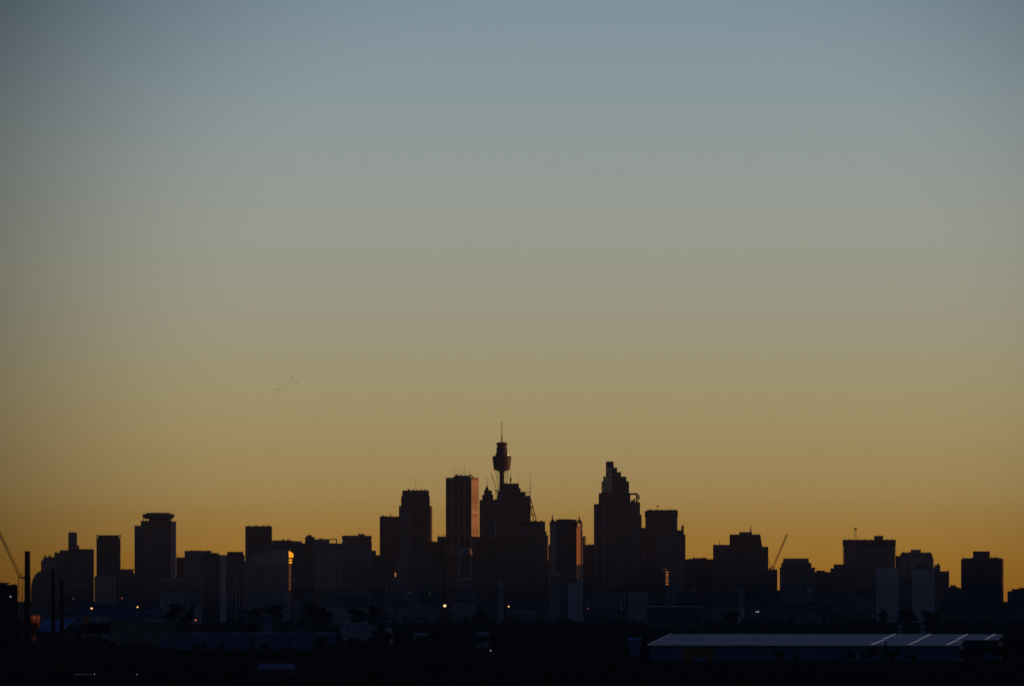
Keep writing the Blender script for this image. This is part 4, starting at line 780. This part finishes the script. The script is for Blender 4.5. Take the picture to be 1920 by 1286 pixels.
tree('bushy', 'low dark bush-like tree before the warehouse wall, right end of its row', 2580, 1711, 1226, 1.0, 5)
tree('bushy', 'dark tree near the left of the warehouse wall, right of the yellow cladding', 2590, 1462, 1220, 1.0, 6)
tree('spreading', 'dark tree next to the one right of the yellow cladding', 2580, 1494, 1222, .7, .5)
tree('spreading', 'rounded dark tree before the left end of the long blue shed', 3150, 319, 1209, 1.0, 1)
tree('spreading', 'large dark tree before the long blue shed, highest of those at its left half', 3120, 368, 1203, 1.1, 2)
tree('tall', 'narrow dark tree right beside the large one before the long blue shed', 3100, 382, 1199, .7, 3)
tree('spreading', 'dark round-headed tree before the middle of the long blue shed', 3120, 415, 1204, .9, 4)
tree('conifer', 'pointed dark tree before the long blue shed, right of its middle', 3080, 472, 1194, .9, 1)
tree('spreading', 'dark tree right of the pointed one before the long blue shed', 3100, 496, 1204, 1.1, 2)
tree('bushy', 'dark bushy tree before the right part of the long blue shed', 3100, 540, 1212, 1.2, 5)
tree('spreading', 'dark spreading tree covering the right end of the long blue shed', 3050, 602, 1192, 1.2, 3)
tree('tall', 'dark tree at the left end of the row of pale houses', 3500, 632, 1182, 1.0, 1)
tree('spreading', 'dark tree between the row of pale houses and the dome-roofed shelter', 3550, 706, 1180, .8, 4)
tree('spreading', 'dark round tree just right of the dome-roofed shelter', 3500, 752, 1178, .9, 2)
tree('tall', 'dark tree right of the lone house with a tiny chimney', 3380, 815, 1180, 1.0, 5)
tree('spreading', 'broad dark tree left of the lone house with a rounded end', 3350, 862, 1177, 1.1, 1)
tree('spreading', 'dark tree right of the lone house with a rounded end', 3350, 944, 1184, 1.0, 3)
tree('conifer', 'dark tree standing at the left corner of the huge warehouse', 2750, 1206, 1189, .9, 3)
tree('spreading', 'dark round tree left behind the warehouse corner, above the small blue-grey house', 3000, 1183, 1184, .9, 2)
tree('bushy', 'dark tree at the right end of the huge warehouse, cutting into its roof', 2560, 1842, 1206, 1.3, 2)
tree('spreading', 'dark tree behind the right end of the huge warehouse', 2900, 1902, 1190, 1.0, 5)
tree('spreading', 'dark tree under the stepped right corner of the warehouse roof', 2570, 1812, 1213, 1.2, 1)
tree('spreading', 'dark tree before the rear right end wall of the warehouse', 2590, 1874, 1205, 1.1, 4)
tree('bushy', 'dark bush-like tree left of the blue roof, below the orange wall', 3850, 54, 1164, 1.1, 4)
tree('spreading', 'dark tree before the pale low wall-like building, left one', 4080, 164, 1164, 1.1, 2)
tree('bushy', 'dark tree before the pale low wall-like building, right one', 4060, 186, 1166, 1.4, 3)
tree('spreading', 'dark tree between the pale low wall-like building and the beige block', 4040, 206, 1163, .9, 1)
tree('spreading', 'dark tree before the left foot of the dim pale house above the blue shed', 4250, 472, 1166, 1.2, 5)
tree('bushy', 'dark bushy tree hiding the lower part of the dome-roofed shelter', 3560, 730, 1184, 1.3, 2)
tree('bushy', 'dark bushy tree before the lone house with a tiny chimney', 3360, 790, 1192, 1.5, 3)
tree('bushy', 'dark bushy tree before the lone house with a rounded end', 3330, 905, 1190, 1.4, 1)
FAR = 'trees along the foot of the skyline'
for i, (px, yt, d, kd, lb) in enumerate([
    (330, 1128, 5600, 'spreading', 'dark tree crown rising below the low pale terrace of flats'), (356, 1131, 5500, 'tall', 'dark tree crown left of the long dark striped flats at their foot'),
    (478, 1136, 5600, 'spreading', 'dark tree crown at the foot of the curved white roof building, left part'), (512, 1131, 5700, 'spreading', 'dark tree crown at the foot of the curved white roof building, right part'),
    (585, 1128, 5600, 'spreading', 'high dark tree crown between curved white roof building and pale block in trees'), (612, 1133, 5500, 'tall', 'dark tree crown touching the left side of the pale block in trees'),
    (672, 1137, 5500, 'spreading', 'dark tree crown before the right part of the pale block in trees'), (704, 1132, 5600, 'spreading', 'large dark tree crown below the narrow stepped block'),
    (900, 1141, 5600, 'spreading', 'dark tree crown at the foot of the added block hiding the octagonal tower base'), (1370, 1142, 5500, 'spreading', 'dark tree crown below the three-volume brown tower'),
    (1655, 1137, 5600, 'tall', 'dark tree crown at the foot of the left blank pale slab'), (1700, 1138, 5500, 'spreading', 'dark tree crown between the feet of the two blank pale slabs'),
    (1745, 1143, 5500, 'spreading', 'dark tree crown at the foot of the right blank pale slab')]):
    tree(kd, lb, d, px, yt, 1.1, i * .9, FAR)

def wood():
    rnd = random.Random(11); mb = MB()
    keep = [(1205, 1178, 1890, 1236), (56, 1154, 142, 1192), (205, 1160, 332, 1200), (300, 1180, 600, 1212), (632, 1168, 740, 1178), (772, 1180, 804, 1188), (888, 1182, 918, 1187), (1172, 1192, 1206, 1208),
            (465, 1150, 520, 1170), (470, 1238, 566, 1262), (132, 1258, 190, 1272), (165, 1132, 180, 1146), (250, 1130, 264, 1144), (360, 1155, 374, 1168), (1680, 1168, 1740, 1173), (14, 1112, 26, 1124), (916, 1213, 924, 1225), (250, 1258, 262, 1270), (240, 1140, 310, 1164), (155, 1152, 208, 1164), (50, 1150, 80, 1164)]
    d = 1950.0
    while d < 6100:
        n = int(.225 * d / (8.5 + d * .0012))
        for i in range(n):
            px = -30 + 1980 * (i + rnd.random()) / n; dd = d + rnd.uniform(-60, 60); h = rnd.uniform(5, 10.5) if dd < 4000 else rnd.uniform(8, 17)
            yt = HZ + (EYE - h) / (K * dd); yb = HZ + EYE / (K * dd); wp = h * .5 / (K * dd)
            if any(px + wp > a and px - wp < c and yt < e and yb > b_ for a, b_, c, e in keep):
                if any(px + wp > a and px - wp < c and HZ + (EYE - 4.) / (K * dd) < e and yb > b_ for a, b_, c, e in keep): continue
                h = 4.
            w = h * rnd.uniform(.8, 1.25); x = PX(px, dd)
            crown_mesh(mb, rnd, (x, dd, -h * .12), h, w, int(60 + 70 * (2600 / dd)), .75 * dd / 2600 if dd > 2600 else .75, 7)
        d *= 1.047
    me = bpy.data.meshes.new('wood'); me.from_pydata(mb.v, [], mb.f); me.materials.append(M['leaf'])
    tag(link('wood', me), 'dark mass of suburban tree tops filling the foreground below the skyline', 'trees', kind='stuff')
wood()

# ------------------------------------------------------------------ birds
def bird(label, px, py, span, roll, flap, head):
    d = 1500; m = MB(); s = span / 2
    prof = [(-.24, .005), (-.2, .03), (-.1, .06), (.05, .065), (.15, .04), (.2, .035), (.25, .006)]
    n = 8; b0 = 0
    for t, r_ in prof: m.v += [(r_ * math.cos(2 * math.pi * i / n), t, r_ * math.sin(2 * math.pi * i / n)) for i in range(n)]
    for q in range(len(prof) - 1):
        for i in range(n): m.f.append((q * n + i, q * n + (i + 1) % n, (q + 1) * n + (i + 1) % n, (q + 1) * n + i))
    for sx in (-1, 1):
        b0 = len(m.v); zs = [.02, s * .35 * flap, s * .55 * flap]
        m.v += [(sx * .03, .1, zs[0]), (sx * .03, -.08, zs[0]), (sx * s * .5, .13, zs[1]), (sx * s * .5, -.05, zs[1]), (sx * s, -.02, zs[2]), (sx * s * .95, -.07, zs[2])]
        m.v += [(x, y, z + .015) for x, y, z in m.v[b0:b0 + 6]]
        for o in (0, 6): m.f += [(b0 + o, b0 + 2 + o, b0 + 3 + o, b0 + 1 + o), (b0 + 2 + o, b0 + 4 + o, b0 + 5 + o, b0 + 3 + o)]
        for a_, c_ in ((0, 2), (2, 4), (4, 5), (5, 3), (3, 1)): m.f.append((b0 + a_, b0 + c_, b0 + c_ + 6, b0 + a_ + 6))
    b0 = len(m.v); m.v += [(-.02, -.2, 0), (.02, -.2, 0), (.07, -.36, 0), (-.07, -.36, 0)]; m.f.append((b0, b0 + 1, b0 + 2, b0 + 3))
    o = m.build('bird', M['bird'], None, (PX(px, d), d, PZ(py, d)), (0, roll, head)); tag(o, label, 'bird', 'birds flying in a loose flock')
bird('topmost of the five tiny birds flying in the sky', 548.7, 707, 1.05, R(-25), .5, R(70))
bird('dark tiny bird flying rightmost in the small flock', 556.5, 717.5, 1.25, R(8), .25, R(60))
bird('tiny bird in the middle of the small flock', 530.5, 724, 1.25, R(14), .3, R(75))
bird('tiny bird second from the left in the small flock', 522.2, 730.3, 1.25, R(30), .4, R(60))
bird('leftmost tiny bird trailing the small flock', 513, 729.8, 1.0, R(0), .2, R(80))

# ------------------------------------------------------------------ the air
def haze():
    m = bpy.data.materials.new('morning_haze'); m.use_nodes = True; nt = m.node_tree; nt.nodes.clear()
    out = nt.nodes.new('ShaderNodeOutputMaterial'); v = nt.nodes.new('ShaderNodeVolumePrincipled')
    v.inputs['Color'].default_value = (.40, .62, 1.0, 1); v.inputs['Density'].default_value = HAZE; v.inputs['Anisotropy'].default_value = .1
    nt.links.new(v.outputs[0], out.inputs['Volume'])
    o = MB().box(-2400, 4600, -400, 9500, -1, 345).build('haze', m); tag(o, 'thin bluish morning haze lying over the city', 'haze', kind='stuff')
    o.data.materials[0] = m
HAZE = 1.25e-5
haze()
SC.render.engine = 'CYCLES'; SC.cycles.use_denoising = True; SC.cycles.volume_bounces = 0; SC.cycles.max_bounces = 5
